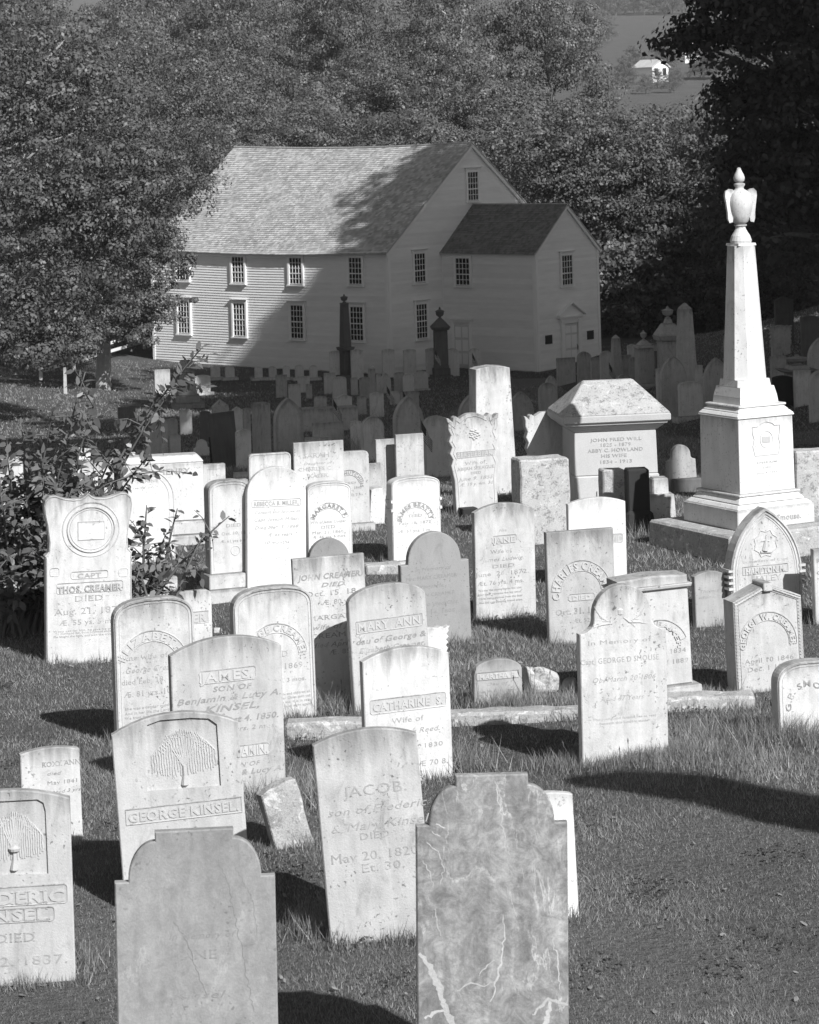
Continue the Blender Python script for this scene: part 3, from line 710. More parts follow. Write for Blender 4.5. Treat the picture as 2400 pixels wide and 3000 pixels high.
for sd in (-1, 1):
    for q in range(7):
        mb.tube([(cxy[0] + sd * (.06 + q * .013), -s.t / 2, cxy[1] - .05 + q * .006), (cxy[0] + sd * (.10 + q * .014), -s.t / 2 - .002, cxy[1] - .09 + q * .026)], [.004, .0015], 5)
    mb.tube([(cxy[0] + sd * .02, -s.t / 2, cxy[1] - .02), (cxy[0] + sd * .06, -s.t / 2 - .002, cxy[1] - .055), (cxy[0] + sd * .13, -s.t / 2 - .002, cxy[1] - .06), (cxy[0] + sd * .19, -s.t / 2, cxy[1] - .075)], [.004, .005, .004, .002], 6)
mb.lathe([(.006, -.02), (.028, 0), (.03, .03), (.012, .05), (.014, .06)], 12, cxy[0], -s.t / 2 + .02, cxy[1]).build('urn_relief', MT['relief'], s.root)
write(s, [('In Memory of', 1815, 1884, 12, 190, SF), ('Capt  GEORGE D SMOUSE', 1817, 1940, 16, 235, THIN), ('Ob. March 20 1806', 1828, 1994, 14, 190, IT), ('Aged 47 Years', 1823, 2051, 14, 130, IT),
          ('The young and faithful lies at rest', 1830, 2105, 7, 190, TINY), ('Beneath this humble stone.', 1830, 2118, 7, 150, TINY)], 'letterlight', depth=.0015)
s = stone('streaked marble monument with sloped top and arched CREAMER, behind the SMOUSE stone', 1785, 2022, 1680, 2050, 'point', 'dull', 0.03, lean=3.2, yaw=12, t=.2, plinth=[(.05, .05, .16)], group=G1, bev=.012)
npanel(s, 1935, 1905, 68, 88, 20, 100, 'dull')
write(s, [('WM CREAMER', 1915, 1815, 14, 210, {'bold': .03, 'depth': .008, 'arcpx': (1920, 1905, 70)})], 'relief', 'raised_name')
write(s, [('Born 1834', 1958, 1915, 13, 110, SF), ('Died 1889', 1965, 1945, 13, 110, SF)])
MB().frustum(s.w + .03, s.t + .05, s.w + .05, s.t + .07, s.h - .10, s.h - .07).build('cornice', MT['dull'], s.root, bevel=.006)
s = stone('pointed gothic arch marble stone with moulded rim and figure shield, right of the obelisk step', 2119, 2352, 1485, 1830, 'gothic', 'marble', 0.82, lean=1.6, yaw=15, t=.12, group=G1,
          ring=[(0.004, 0.026, 0.014), (0.036, 0.050, 0.008), (0.060, 0.066, 0.004)])
prep(s); c = s.loc(2243, 1592); ru = s.u(44)
pts = [(c[0] + ru * (0.95 if q % 2 else .78) * math.cos(R(90 + q * 22.5)), c[1] + ru * 1.0 * (0.98 if q % 2 else .8) * math.sin(R(90 + q * 22.5))) for q in range(16)][::-1]
ring_mb(pts, 0, .008, -s.t / 2, .006, False).build('shield_relief', MT['relief'], s.root)
MB().tube([(c[0] - .01, -s.t / 2, c[1] - .06), (c[0], -s.t / 2 - .003, c[1]), (c[0] + .01, -s.t / 2 - .003, c[1] + .055)], [.03, .018, .010], 7).tube([(c[0] - .04, -s.t / 2, c[1] + .02), (c[0], -s.t / 2 - .004, c[1] + .03), (c[0] + .035, -s.t / 2, c[1] + .015)], [.006, .009, .006], 6).tube([(c[0] - .05, -s.t / 2, c[1] - .07), (c[0] + .05, -s.t / 2 - .002, c[1] - .075)], [.012, .012], 6).build('figure_relief', MT['relief'], s.root)
nplate(s, 2175, 1655, 2310, 1680, 'rr', 'marble', 'recess', r=.004)
write(s, [('HAMPTON M.', 2243, 1678, 17, 125, {'bold': .03, 'depth': .008})], 'relief', 'raised_name')
write(s, [('In memory of Capt', 2243, 1645, 8, 140, SF), ('HALEY', 2246, 1702, 17, 92, SF)], 'letterlight')
for sd in (-1, 1):
    for q in range(4): MB().box(sd * s.w / 2 - .03, sd * s.w / 2 + .03, -s.t / 2 - .012, s.t / 2, s.h * .47 - q * .05, s.h * .47 - q * .05 + .022).build('capital', MT['marble'], s.root)
s = stone('stained marble stone with rope border and arched GEORGE W. CREAMER, leaning left', 2124, 2352, 1705, 2022, 'point', 'dull', 0.2, lean=3.0, yaw=12, t=.16, group=G1, ring=[(.006, .012, .006), (.034, .040, .006)])
npanel(s, 2250, 1885, 68, 92, -5, 178, 'dull')
write(s, [('GEORGE W. CREAMER', 2250, 1800, 17, 235, {'bold': .03, 'depth': .008, 'arcpx': (2250, 1885, 71)})], 'relief', 'raised_name')
write(s, [('April 10 1846', 2255, 1938, 14, 150, THIN), ('Dec. 1 1900', 2255, 1962, 14, 135, THIN)])
mb = MB()
for a, b in ((s.P[1], s.P[2]), (s.P[2], s.P[3]), ((s.P[1][0], .12), s.P[1]), ((s.P[3][0], .12), s.P[3])):
    a = Vector((a[0] * .93, a[1] - .02)); b = Vector((b[0] * .93, b[1] - .02)); n_ = int((b - a).length / .024); d = (b - a) / n_
    for q in range(n_):
        p = a + d * q; mb.tube([(p.x - .008, -s.t / 2, p.y), (p.x + d.x * 1.1 + .008, -s.t / 2 - .004, p.y + d.y * 1.1)], [.009, .009], 5)
mb.build('rope_moulding', MT['dull'], s.root)
MB().box(-.035, .035, -s.t / 2 - .03, s.t / 2, s.h - .05, s.h + .012).build('roof_block', MT['dull'], s.root, bevel=.006)
s = stone('small shaded stone with peaked top left of the HAMPTON gothic stone', 2026, 2128, 1672, 1838, 'seg', 'grey', 0.12, lean=2.2, group=G1)
write(s, [('Thomas', 2078, 1735, 9, 60, IT), ('Son of', 2080, 1752, 8, 50, IT)], 'letterlight')
s = stone('arched marble stone with moulded rim and curved SMOUSE lettering at the right edge', 2259, 2470, 1932, 2175, 'basket', 'marble', 0.32, lean=2.2, yaw=12, t=.1, group=G1, ring=[(.003, .018, .008), (.03, .035, .004)])
write(s, [('G.P. SMOUSE', 2370, 2000, 17, 190, {'bold': .012, 'depth': .004, 'arcpx': (2368, 2065, 54)})], 'letter')
s = stone('tall marble slab cut off by the right edge, first letters R C T showing', 2376, 2540, 1602, 1830, 'flat', 'marble', lean=2.2, yaw=10, group=G1)
write(s, [('REBECCA', 2440, 1645, 12, 100, SF), ('Consort', 2440, 1680, 11, 100, SF), ('Thomas', 2440, 1702, 11, 95, SF), ('Smith', 2440, 1722, 10, 80, IT), ('1848', 2440, 1765, 12, 80, SF)])
s = stone('low grey arched stone lettered MARTHA standing behind the granite kerb', 1381, 1531, 1928, 2072, 'oval', 'grey', 0.24, lean=0.8, yaw=14, group=G1)
nplate(s, 1396, 1966, 1522, 1990, 'rr', 'grey', 'recess', r=.01)
write(s, [('MARTHA E.', 1458, 1987, 14, 110, {'bold': .03, 'depth': .006})], 'relief', 'raised_name')
write(s, [('Dau of', 1456, 2006, 8, 60, IT), ('Geo. W. & E. J. Creamer', 1460, 2026, 7, 120, IT)])

# ---- second band
s = stone('white marble stone with eared top and open book medallion, inscribed CAPT THOS. CREAMER', 128, 388, 1443, 1940, 'ears', 'marble', lean=0.4, yaw=12, t=.09, group=G1, ring=[(.004, .012, .005)])
prep(s); c = s.loc(267, 1551); r1 = s.u(86)
mb = MB()
for rr, ww, oo in ((1.0, .012, .006), (.84, .012, .012), (.74, .006, .006)):
    circ = [(c[0] + r1 * rr * 1.0 * math.cos(R(a)), c[1] + r1 * rr * .94 * math.sin(R(a))) for a in range(360, 0, -10)]
    ring_mb(circ, 0, ww, -s.t / 2, oo, False, mb)
mb.build('medallion', MT['marble'], s.root)
b0 = s.loc(230, 1582); b1 = s.loc(304, 1527); xm = (b0[0] + b1[0]) / 2
MB().add([(b0[0], -s.t / 2 - .004, b0[1]), (xm, -s.t / 2 - .010, b0[1]), (xm, -s.t / 2 - .010, b1[1]), (b0[0], -s.t / 2 - .004, b1[1]), (b1[0], -s.t / 2 - .004, b0[1]), (b1[0], -s.t / 2 - .004, b1[1]),
          (b0[0], -s.t / 2, b0[1]), (b1[0], -s.t / 2, b0[1]), (b1[0], -s.t / 2, b1[1]), (b0[0], -s.t / 2, b1[1])], [(0, 1, 2, 3), (1, 4, 5, 2), (0, 6, 7, 4, 1), (3, 2, 5, 8, 9), (0, 3, 9, 6), (4, 7, 8, 5)]).build('open_book', MT['bright'], s.root)
ring_mb(rrect(b0[0] - .006, b1[0] + .006, b0[1] - .006, b1[1] + .006, .002), 0, .005, -s.t / 2, .004, False).build('book_cover', MT['recess'], s.root)
nplate(s, 207, 1672, 318, 1695, 'rr', 'marble', None, r=.02); nplate(s, 165, 1704, 362, 1736, 'rr', 'marble', None, r=.02)
write(s, [('CAPT', 262, 1693, 14, 68, {'bold': .02}), ('THOS. CREAMER', 263, 1733, 19, 180, {'bold': .03, 'depth': .008})], 'letterlight', 'raised_name')
write(s, [('DIED', 262, 1760, 16, 85, SF), ('Aug. 21, 1870', 262, 1797, 18, 195, SF), ('Æ. 55 ys. 5 ms.', 260, 1828, 15, 165, SF), ('Weep not for him, he gave his own', 248, 1848, 6, 175, TINY), ('To manhood fair, from boyhood shown', 248, 1855, 6, 165, TINY), ('He fought the fight, and won the crown,', 248, 1864, 6, 175, TINY)], 'letterlight')
mb = MB()
for cx_, cy_ in ((160, 1675), (362, 1675)):
    p = s.loc(cx_, cy_); mb.lathe([(.035, 0), (.03, .004)], 14, 0, 0, 0) if False else None
    ring_mb(rrect(p[0] - .04, p[0] + .04, p[1] - .04, p[1] + .03, .02), 0, .006, -s.t / 2, .004, False, mb)
mb.build('corner_rosette', MT['marble'], s.root)
s = stone('round headed white stone half hidden by the shrub branch, letters CATHERINE', 340, 511, 1374, 1650, 'round', 'bright', lean=1.2, yaw=16, t=.09, group=G1, ring=[(.006, .016, .008), (.05, .058, .005)])
write(s, [('CATHERINE', 415, 1415, 9, 95, THIN), ('wife of', 420, 1432, 7, 50, IT)], 'letterlight')
s = stone('very tall white marble stone with rounded head and a crack across its middle, REBECCA', 720, 897, 1366, 1746, 'oval', 'bright', 0.42, lean=0.1, yaw=14, t=.06, group=G1)
nplate(s, 737, 1462, 883, 1484, 'rr', 'bright', None, r=.02)
write(s, [('REBECCA B. MILLER,', 810, 1480, 12, 130, BD), ('Consort and Spouse of', 812, 1503, 8, 132, IT), ('Capt. Joseph Miller,', 810, 1525, 9, 130, IT), ('Died Mar. 3. 1868,', 812, 1548, 9, 130, IT), ('Æ. 66 years', 820, 1570, 9, 72, IT), ('10 months.', 812, 1593, 9, 78, IT)], 'letterlight')
a = s.loc(724, 1571); b = s.loc(893, 1513)
MB().tube([(a[0], -s.t / 2, a[1]), (a[0] * .7 + b[0] * .3, -s.t / 2, a[1] * .72 + b[1] * .28 + .008), ((a[0] + b[0]) / 2, -s.t / 2, (a[1] + b[1]) / 2 - .002), (b[0] * .75 + a[0] * .25, -s.t / 2, b[1] * .8 + a[1] * .2 - .006), (b[0], -s.t / 2, b[1])], [.0022] * 5, 4).build('crack', MT['recess'], s.root)
s = stone('white stone with side columns on two step base, left of the tall REBECCA stone', 600, 735, 1405, 1752, 'basket', 'marble', 0.26, lean=1.4, yaw=16, t=.14, group=G1, ring=[(.004, .012, .006), (.03, .036, .005)], plinth=[(.06, .10, .15), (.03, .06, .13)])
write(s, [('DIED', 685, 1543, 9, 45, SF), ('Oct. 10, 18', 685, 1566, 9, 70, SF), ('Æ. 61 yrs 6 m', 685, 1588, 8, 75, SF)])
prep(s); c = s.loc(690, 1613); ring_mb([(c[0] + .045 * math.cos(R(a)), c[1] + .045 * math.sin(R(a))) for a in range(360, 0, -20)], 0, .006, -s.t / 2, .004, False).build('seal_relief', MT['relief'], s.root)
s = stone('white arched stone with side columns and name arch, right of the tall REBECCA stone', 893, 1032, 1410, 1660, 'basket', 'bright', 0.2, lean=1.2, yaw=12, t=.1, group=G1, ring=[(.004, .012, .006), (.025, .031, .004)])
npanel(s, 965, 1535, 46, 62, 20, 160, 'bright')
write(s, [('MARGARET F.', 965, 1480, 11, 115, {'bold': .03, 'depth': .006, 'arcpx': (965, 1535, 48)}), ('Wife of James Cooper,', 963, 1532, 8, 105, IT), ('DIED', 962, 1548, 9, 42, SF), ('Mar. 21. 1860.', 963, 1563, 9, 95, SF), ('Æ. 46 yrs. 6 mos.', 966, 1575, 8, 98, SF)])
s = stone('bright white arched stone with columns and plinth, alone in the middle of the sunny rows', 1134, 1292, 1394, 1655, 'basket', 'bright', 0.17, lean=1.4, yaw=16, t=.13, group=G1, ring=[(.004, .013, .006), (.028, .034, .004)], plinth=[(.04, .06, .1)])
npanel(s, 1218, 1530, 44, 60, 15, 165, 'bright')
write(s, [('JAMES BEATTY', 1218, 1470, 11, 125, {'bold': .03, 'depth': .006, 'arcpx': (1218, 1530, 46)}), ('DIED', 1218, 1514, 8, 40, SF), ('Feb. 18. 1872', 1217, 1535, 8, 95, SF), ('Æ. 57 yrs. 2 m.', 1217, 1558, 8, 95, SF)], 'letterlight')
for q in (-1, 1):
    for zz in (.72, .62): MB().box(q * s.w / 2 - .012, q * s.w / 2 + .012, -s.t / 2 - .012, s.t / 2, s.h * zz, s.h * zz + .025).build('capital', MT['bright'], s.root)
s = stone('flat topped white slab with thin SARAH and CHARLES KALER lettering, back of the sunny rows', 861, 1010, 1293, 1600, 'flat', 'marble', lean=1.5, yaw=12, t=.04, group=G1)
write(s, [('SARAH', 928, 1340, 13, 78, SF), ('Daughter of', 930, 1360, 7, 80, IT), ('CHARLES C.', 925, 1378, 10, 100, SF), ('KALER.', 935, 1398, 10, 60, SF)], 'letterlight')
s = stone('marble slab with square corners and dark stained top beside the SARAH slab', 953, 1083, 1322, 1555, 'soft', 'dull', lean=1.2, yaw=14, t=.07, plinth=[(.04, .05, .12)], group=G1)
npanel(s, 1022, 1425, 34, 48, 15, 165, 'dull')
write(s, [('JULIUS HUTCHINS', 1022, 1380, 9, 115, {'bold': .03, 'depth': .005, 'arcpx': (1022, 1425, 36)}), ('DIED', 1020, 1418, 6, 50, SF), ('Mar. 1. 1840', 1030, 1433, 8, 60, SF), ('Æt. 2 yrs.', 1045, 1452, 7, 40, IT)])
stone('thin grey white slab showing as a strip right of the dark stained JULIUS slab', 1062, 1117, 1357, 1480, 'flat', 'dull', lean=1.6, yaw=12, t=.04, group=G1)
stone('low white sloping block between the JULIUS slab and the bright arched stone', 1070, 1130, 1425, 1535, 'broken', 'bright', lean=-3, yaw=10, t=.2, group=G1)
stone('white slab with rounded corners and stained face, left of the SARAH slab', 727, 854, 1327, 1520, 'soft', 'marble', lean=1.2, yaw=14, k=.05, group=G1, ring=[(.012, .018, .004)])
s = stone('slender ornate marble stone with leafy scrolled corners and flower carving, MRS BERSHEBEAK', 1312, 1462, 1209, 1508, 'leafy', 'marble', lean=3.0, yaw=14, t=.09, group=G1, ring=[(.03, .038, .007)])
nplate(s, 1337, 1320, 1450, 1339, 'rr', 'marble', 'recess', r=.003)
write(s, [('BERSHEBEAK.', 1393, 1337, 14, 108, {'bold': .02, 'depth': .007})], 'relief', 'raised_name')
write(s, [('Wife of', 1392, 1360, 10, 60, SF), ('ABIJAH SPRAGUE,', 1396, 1375, 9, 112, SF), ('DIED', 1395, 1388, 7, 32, SF), ('June 9. 1855,', 1397, 1405, 10, 105, IT), ('Æ. 19 y. 4m. 3d.', 1397, 1421, 9, 102, IT)])
prep(s); c = s.loc(1390, 1272); mb = MB(); rr = random.Random(3)
for q in range(16):
    a = q * 2.4; r = .006 + .012 * math.sqrt(q); mb.lathe([(.002, -.012), (.018, -.006), (.02, .004), (.012, .012), (.002, .015)], 7, c[0] + r * math.cos(a) * 1.1, -s.t / 2 + .006, c[1] + r * math.sin(a))
mb.build('flower_relief', MT['relief'], s.root, smooth=True)
stone('dark plinth block under the leafy BERSHEBEAK stone', 1325, 1400, 1484, 1530, 'flat', 'black', depth=s.y - .06, yaw=14, t=.3, cat='plinth', name='plinth_block', group=G1)
s = stone('ornate white stone with leafy corner tucked left of the big granite tomb', 1538, 1660, 1205, 1470, 'leafy', 'bright', lean=3, yaw=14, t=.08, group=G1, depth=29.6)
s = stone('tall tapering white marble pillar with arched cap, rising above the leafy stones', 1368, 1512, 1070, 1445, 'taper', 'marble', lean=2.0, yaw=14, t=.2, group=G1, depth=31.2)
# ------------------------------------------------------------------ big monuments
def monument(name, label, cat, px, py, yaw, depth=None, group=None, lean=0.0):
    y = depth or hit(px, py); p = at(px, py, y); g = gz(p.x, y)
    r = empty(name, (p.x, y, g), (0, -R(lean), R(yaw))); tag(r, label, cat, group); LABELS.add(label)
    s = Stone(); s.root = r; s.y = y; s.g = g; s.t = 0; s.ppm = FP / y
    return s
def oct_frustum(mb, w0, w1, z0, z1, ch=0.29):
    def ring(w, z):
        a = w / 2; c = w * ch
        return [(-a + c, -a, z), (a - c, -a, z), (a, -a + c, z), (a, a - c, z), (a - c, a, z), (-a + c, a, z), (-a, a - c, z), (-a, -a + c, z)]
    v = ring(w0, z0) + ring(w1, z1)
    return mb.add(v, [tuple(range(8))[::-1], tuple(range(8, 16))] + [(i, (i + 1) % 8, 8 + (i + 1) % 8, 8 + i) for i in range(8)])
# the tall white obelisk with winged urn, on its granite platform
gb = monument('granite_platform', 'broad lichened granite platform carrying the tall white obelisk', 'platform', 2215, 1640, 28)
gx, gy = gb.root.location.x, gb.root.location.y + 0.55
gb.root.location = (gx, gy, gz(gx, gy)); top = at(2200, 1527, gy).z - gb.root.location.z
mb = MB(); mb.frustum(1.42, 1.42, 1.38, 1.38, -.3, top)
mb.build('granite_block', MT['rough'], gb.root, bevel=.02)
base_z = gb.root.location.z + top
ob = empty('obelisk', (at(2194, 1520, gy).x, gy, base_z + .001), (0, 0, R(29)))
tag(ob, 'tall white marble obelisk topped by a winged urn, brightest monument on the right', 'obelisk')
W_ = MT['bright']; q = 1.0
MB().frustum(.90, .90, .90, .90, 0, .20).build('base', W_, ob, bevel=.008)
MB().frustum(.88, .88, .80, .80, .2, .24).frustum(.78, .78, .68, .68, .245, .31).frustum(.72, .72, .72, .72, .312, .335).build('base_moulding', W_, ob, bevel=.008)
MB().frustum(.645, .645, .635, .635, .336, 1.08).build('die', W_, ob, bevel=.006)
MB().frustum(.66, .66, .67, .67, 1.081, 1.10).frustum(.67, .67, .60, .60, 1.102, 1.14).frustum(.60, .60, .52, .52, 1.141, 1.185).frustum(.56, .56, .56, .56, 1.186, 1.21).build('cornice', W_, ob, bevel=.008)
mb = MB()
mb.frustum(.45, .45, .435, .435, 1.211, 1.28); mb.frustum(.435, .435, .395, .395, 1.282, 1.38)
oct_frustum(mb, .395, .375, 1.382, 1.45, .12); oct_frustum(mb, .372, .240, 1.452, 2.80, .25)
mb.build('shaft', W_, ob)
MB().frustum(.21, .21, .20, .20, 2.80, 2.825).lathe([(.10, 2.826), (.105, 2.85), (.09, 2.90), (.068, 2.935), (.05, 2.97), (.048, 2.99), (.062, 3.0), (.062, 3.012)], 20).build('shaft_cap', W_, ob, smooth=False)
UM = MT['marble']
MB().lathe([(.045, 3.013), (.075, 3.04), (.10, 3.10), (.118, 3.17), (.125, 3.23), (.118, 3.29), (.10, 3.33), (.072, 3.355), (.045, 3.37), (.04, 3.39), (.055, 3.41), (.055, 3.425), (.035, 3.435)], 22).build('urn', UM, ob, smooth=True)
MB().lathe([(.03, 3.436), (.050, 3.455), (.056, 3.485), (.046, 3.52), (.030, 3.55), (.022, 3.57), (.018, 3.585), (.004, 3.592)], 16).build('finial', UM, ob, smooth=True)
for sd in (-1, 1):
    w0 = MB(); pts = []
    prof = [(.085, .33), (.12, .37), (.165, .375), (.195, .35), (.20, .30), (.185, .22), (.17, .12), (.168, .05), (.155, .015), (.13, .02), (.125, .06), (.135, .12), (.138, .2), (.12, .27)]
    n = len(prof); v = [(sd * x * .78, -.035, 3.03 + z * .9) for x, z in prof] + [(sd * x * .78, .035, 3.03 + z * .9) for x, z in prof]
    w0.add(v, [tuple(range(n)), tuple(range(n, 2 * n))] + [(i, (i + 1) % n, n + (i + 1) % n, n + i) for i in range(n)])
    o = w0.build('wing', UM, ob, bevel=.012); o.rotation_euler = (0, 0, -R(12))
ob.scale = (1, 1, .95)
st = Stone(); st.root = ob; st.t = .642; st.y = gy
# shield and open book relief on the die, cut in the front face
sh = [(-.165, .93), (-.165, 1.0), (-.10, 1.0), (-.07, 1.025), (0, 1.045), (.07, 1.025), (.10, 1.0), (.165, 1.0), (.165, .93), (.145, .87), (.165, .8), (.14, .70), (-.14, .70), (-.165, .8), (-.145, .87)]
ring_mb(sh, 0, .008, -.321, .004, False).build('shield_relief', MT['relief'], ob)
ring_mb([(.075 * math.cos(R(a)), .86 + .085 * math.sin(R(a))) for a in range(360, 0, -15)], 0, .005, -.321, .003, False).build('medallion', MT['relief'], ob)
MB().box(-.045, .045, -.324, -.318, .83, .89).build('open_book', MT['relief'], ob)
letters([('EPHRAIM', 0, .62, .024, {'w': .24}), ('DIED', 0, .57, .02, {'w': .1}), ('June 4. 1869', 0, .52, .02, {'w': .24})], -.3205, .002).build('inscription', MT['letterlight'], ob)
letters([('W.H. Smouse.', .04, .06, .06, {'w': .5, 'bold': .02})], -.4505, .004, lambda m: m.build('raised_letter', MT['letterlight'], ob))

# hip roofed granite tomb
tb = monument('tomb', 'big granite family tomb with lichened hip roof and HOWLAND on its base', 'tomb', 1790, 1490, 8, depth=29.2)
u = 1 / tb.ppm; zt = lambda py: at(1780, py, 29.2).z - tb.g
GR = MT['lichen']; GP = stone_mat('dressed_granite', 0.47, 0.05, 0.04, 0.0, fine=0.15)
MB().frustum(1.06, .80, 1.06, .80, -.2, zt(1462)).build('footing', MT['rough'], tb.root, bevel=.02)
MB().frustum(.92, .70, .92, .70, zt(1462) + .002, zt(1380)).build('lower_base', GP, tb.root, bevel=.012)
MB().frustum(.90, .66, .88, .66, zt(1380) + .002, zt(1252)).build('die', GP, tb.root, bevel=.008)
MB().frustum(.90, .68, 1.06, .82, zt(1252) + .001, zt(1234)).frustum(1.09, .85, 1.11, .87, zt(1233), zt(1226)).build('cornice', GP, tb.root, bevel=.006)
rt = zt(1112); re = zt(1203)
MB().frustum(1.16, .92, 1.16, .92, zt(1225), re).build('eaves_slab', GP, tb.root, bevel=.012)
v = [(-.58, -.46, re + .001), (.58, -.46, re + .001), (.58, .46, re + .001), (-.58, .46, re + .001), (-.27, -.03, rt), (.27, -.03, rt), (.27, .03, rt), (-.27, .03, rt)]
MB().add(v, [(0, 3, 2, 1), (4, 5, 6, 7), (0, 1, 5, 4), (1, 2, 6, 5), (2, 3, 7, 6), (3, 0, 4, 7)]).build('hip_roof', GR, tb.root, bevel=.01)
tf = lambda py: zt(py)
letters([('JOHN FRED WILL', .01, tf(1281), .034, {'w': .55}), ('1825 - 1879', 0, tf(1296), .034, {'w': .34}), ('ABBY C. HOWLAND', .0, tf(1312), .036, {'w': .6}), ('HIS WIFE', -.02, tf(1328), .034, {'w': .28}), ('1834 - 1913', .0, tf(1345), .034, {'w': .36})], -.331, .003).build('inscription', MT['letterlight'], tb.root)
letters([('HOWLAND', .16, tf(1449), .095, {'w': .78, 'bold': .01})], -.351, .016, lambda m: m.build('raised_letter', GP, tb.root))

def block(name, label, xl, xr, yt, yb, yaw, d, mat, cat, depth=None, bev=.015, rough=0.0, group=None):
    y = depth or hit((xl + xr) / 2, yb); a, b = at(xl, yb, y), at(xr, yb, y); xm = (a.x + b.x) / 2
    g = gz(xm, y); h = at((xl + xr) / 2, yt, y).z - g; W = b.x - a.x; w_ = max(.03, (W - d * abs(math.sin(R(yaw)))) / math.cos(R(yaw)))
    r = empty(name, (xm, y + d * .4, g), (0, 0, R(yaw))); tag(r, label, cat, group); LABELS.add(label)
    mb = MB(); n = max(1, int(w_ / .12)); mb.frustum(w_, d, w_ * .985, d * .96, -.25, h)
    o = mb.build('stone_block', MT[mat], r, bevel=bev)
    if rough:
        from mathutils import noise as mn
        bm = bmesh.new(); bm.from_mesh(o.data); bmesh.ops.subdivide_edges(bm, edges=bm.edges, cuts=6, use_grid_fill=True)
        for v in bm.verts: v.co += mn.noise_vector(v.co * 7 + Vector((xl, 0, 0))) * rough
        bm.to_mesh(o.data); bm.free()
    return r
block('granite_block', 'rough lichen blotched granite block in front of the hip roofed tomb', 1506, 1679, 1345, 1665, 14, .34, 'lichen', 'stone block', depth=27.0, rough=.012)
block('granite_block', 'narrow lichened granite block under the right corner of the hip roofed tomb', 1760, 1838, 1376, 1600, 12, .2, 'lichen', 'stone block', depth=27.8, rough=.008)
dk = block('dark_pedestal', 'tall near black pedestal right of the narrow lichened block', 1836, 1908, 1374, 1560, 6, .2, 'black', 'pedestal', depth=27.3)  # upright block with a near-black base colour
MB().frustum(.36, .36, .27, .27, -.2, .20).build('flared_base', MT['black'], dk, bevel=.03)
b_ = block('pedestal', 'pale stepped pedestal between the near black pedestal and the obelisk', 1908, 1963, 1400, 1545, 8, .18, 'marble', 'pedestal', depth=27.9)
MB().frustum(.30, .30, .26, .26, -.2, .26).build('step', MT['marble'], b_, bevel=.01)
block('lichen_block', 'speckled lichen covered stone behind the obelisk at the right edge', 2321, 2460, 1320, 1560, 8, .3, 'lichen', 'stone block', depth=27.6, rough=.01)
stone('leaning rough slate with curved head, shaded, just left of the obelisk platform', 1951, 2040, 1302, 1405, 'cove', 'grey', lean=4, yaw=10, t=.07, depth=31.5, group=G1)
block('low_plinth', 'low dark stone plinth under the leaning rough slate by the obelisk', 1958, 2063, 1402, 1446, 10, .3, 'dark', 'plinth', depth=31.4)
# wide inscribed pedestal tomb on the left
wt = monument('pedestal_tomb', 'wide white pedestal tomb with letters RY on the side, behind the shrub branches', 'tomb', 480, 1610, 10, depth=27.5)
zt2 = lambda py: at(480, py, 27.5).z - wt.g
MB().frustum(.93, .6, .93, .6, -.2, zt2(1560)).build('lower_base', MT['dull'], wt.root, bevel=.015)
MB().frustum(.88, .52, .88, .52, zt2(1560) + .002, zt2(1520)).build('step', MT['marble'], wt.root, bevel=.012)
MB().frustum(.80, .45, .80, .45, zt2(1520) + .002, zt2(1350)).build('die', MT['bright'], wt.root, bevel=.01)
MB().frustum(.82, .47, .70, .2, zt2(1350) + .002, zt2(1332)).build('cap', MT['bright'], wt.root, bevel=.01)
letters([('HENRY.', .12, zt2(1382), .055, {'w': .34, 'serif': True, 'bold': .02})], -.226, .003).build('inscription', MT['letterlight'], wt.root)
stone('white marble slab with an incised oblong panel, right of the wide pedestal tomb', 590, 662, 1359, 1470, 'flat', 'marble', lean=1.2, yaw=10, t=.1, group=G1, ring=[(.05, .055, .002)])
stone('low pale slab joining the incised panel slab and the two step monument', 655, 728, 1405, 1480, 'flat', 'marble', lean=1.6, yaw=10, t=.1, group=G1)
stone('small white oblong marker on the grass left of the rounded corner slab', 683, 727, 1384, 1405, 'flat', 'bright', yaw=10, t=.12, group=G1)
stone('sunlit white slab behind the shrub leaves at far left, partly hidden', 210, 335, 1345, 1560, 'flat', 'marble', lean=1.6, yaw=12, t=.06, group=G1, ring=[(.012, .018, .004)])
stone('white slab almost wholly hidden in the shrub at the left edge', -20, 70, 1340, 1560, 'flat', 'marble', lean=1.6, yaw=12, t=.06, group=G1)
stone('small square topped white stone peeping above the round headed CATHERINE stone', 353, 398, 1326, 1400, 'flat', 'bright', yaw=10, t=.05, group=G1, depth=31)
stone('slanting white slab glimpsed through shrub leaves above the eared stone', 208, 248, 1312, 1400, 'flat', 'bright', lean=-8, yaw=10, t=.05, group=G1, depth=31)
block('footstone', 'low broken footstone half in shadow at the foot of the shrub', 470, 546, 1688, 1742, 12, .12, 'marble', 'footstone', rough=.01)
stone('curved head stone coloured near black for its shade, right of the eared CAPT stone', 384, 500, 1650, 1745, 'oval', 'black', yaw=12, t=.1, group=G1)  # shadow lying on this stone is put into its near-black colour
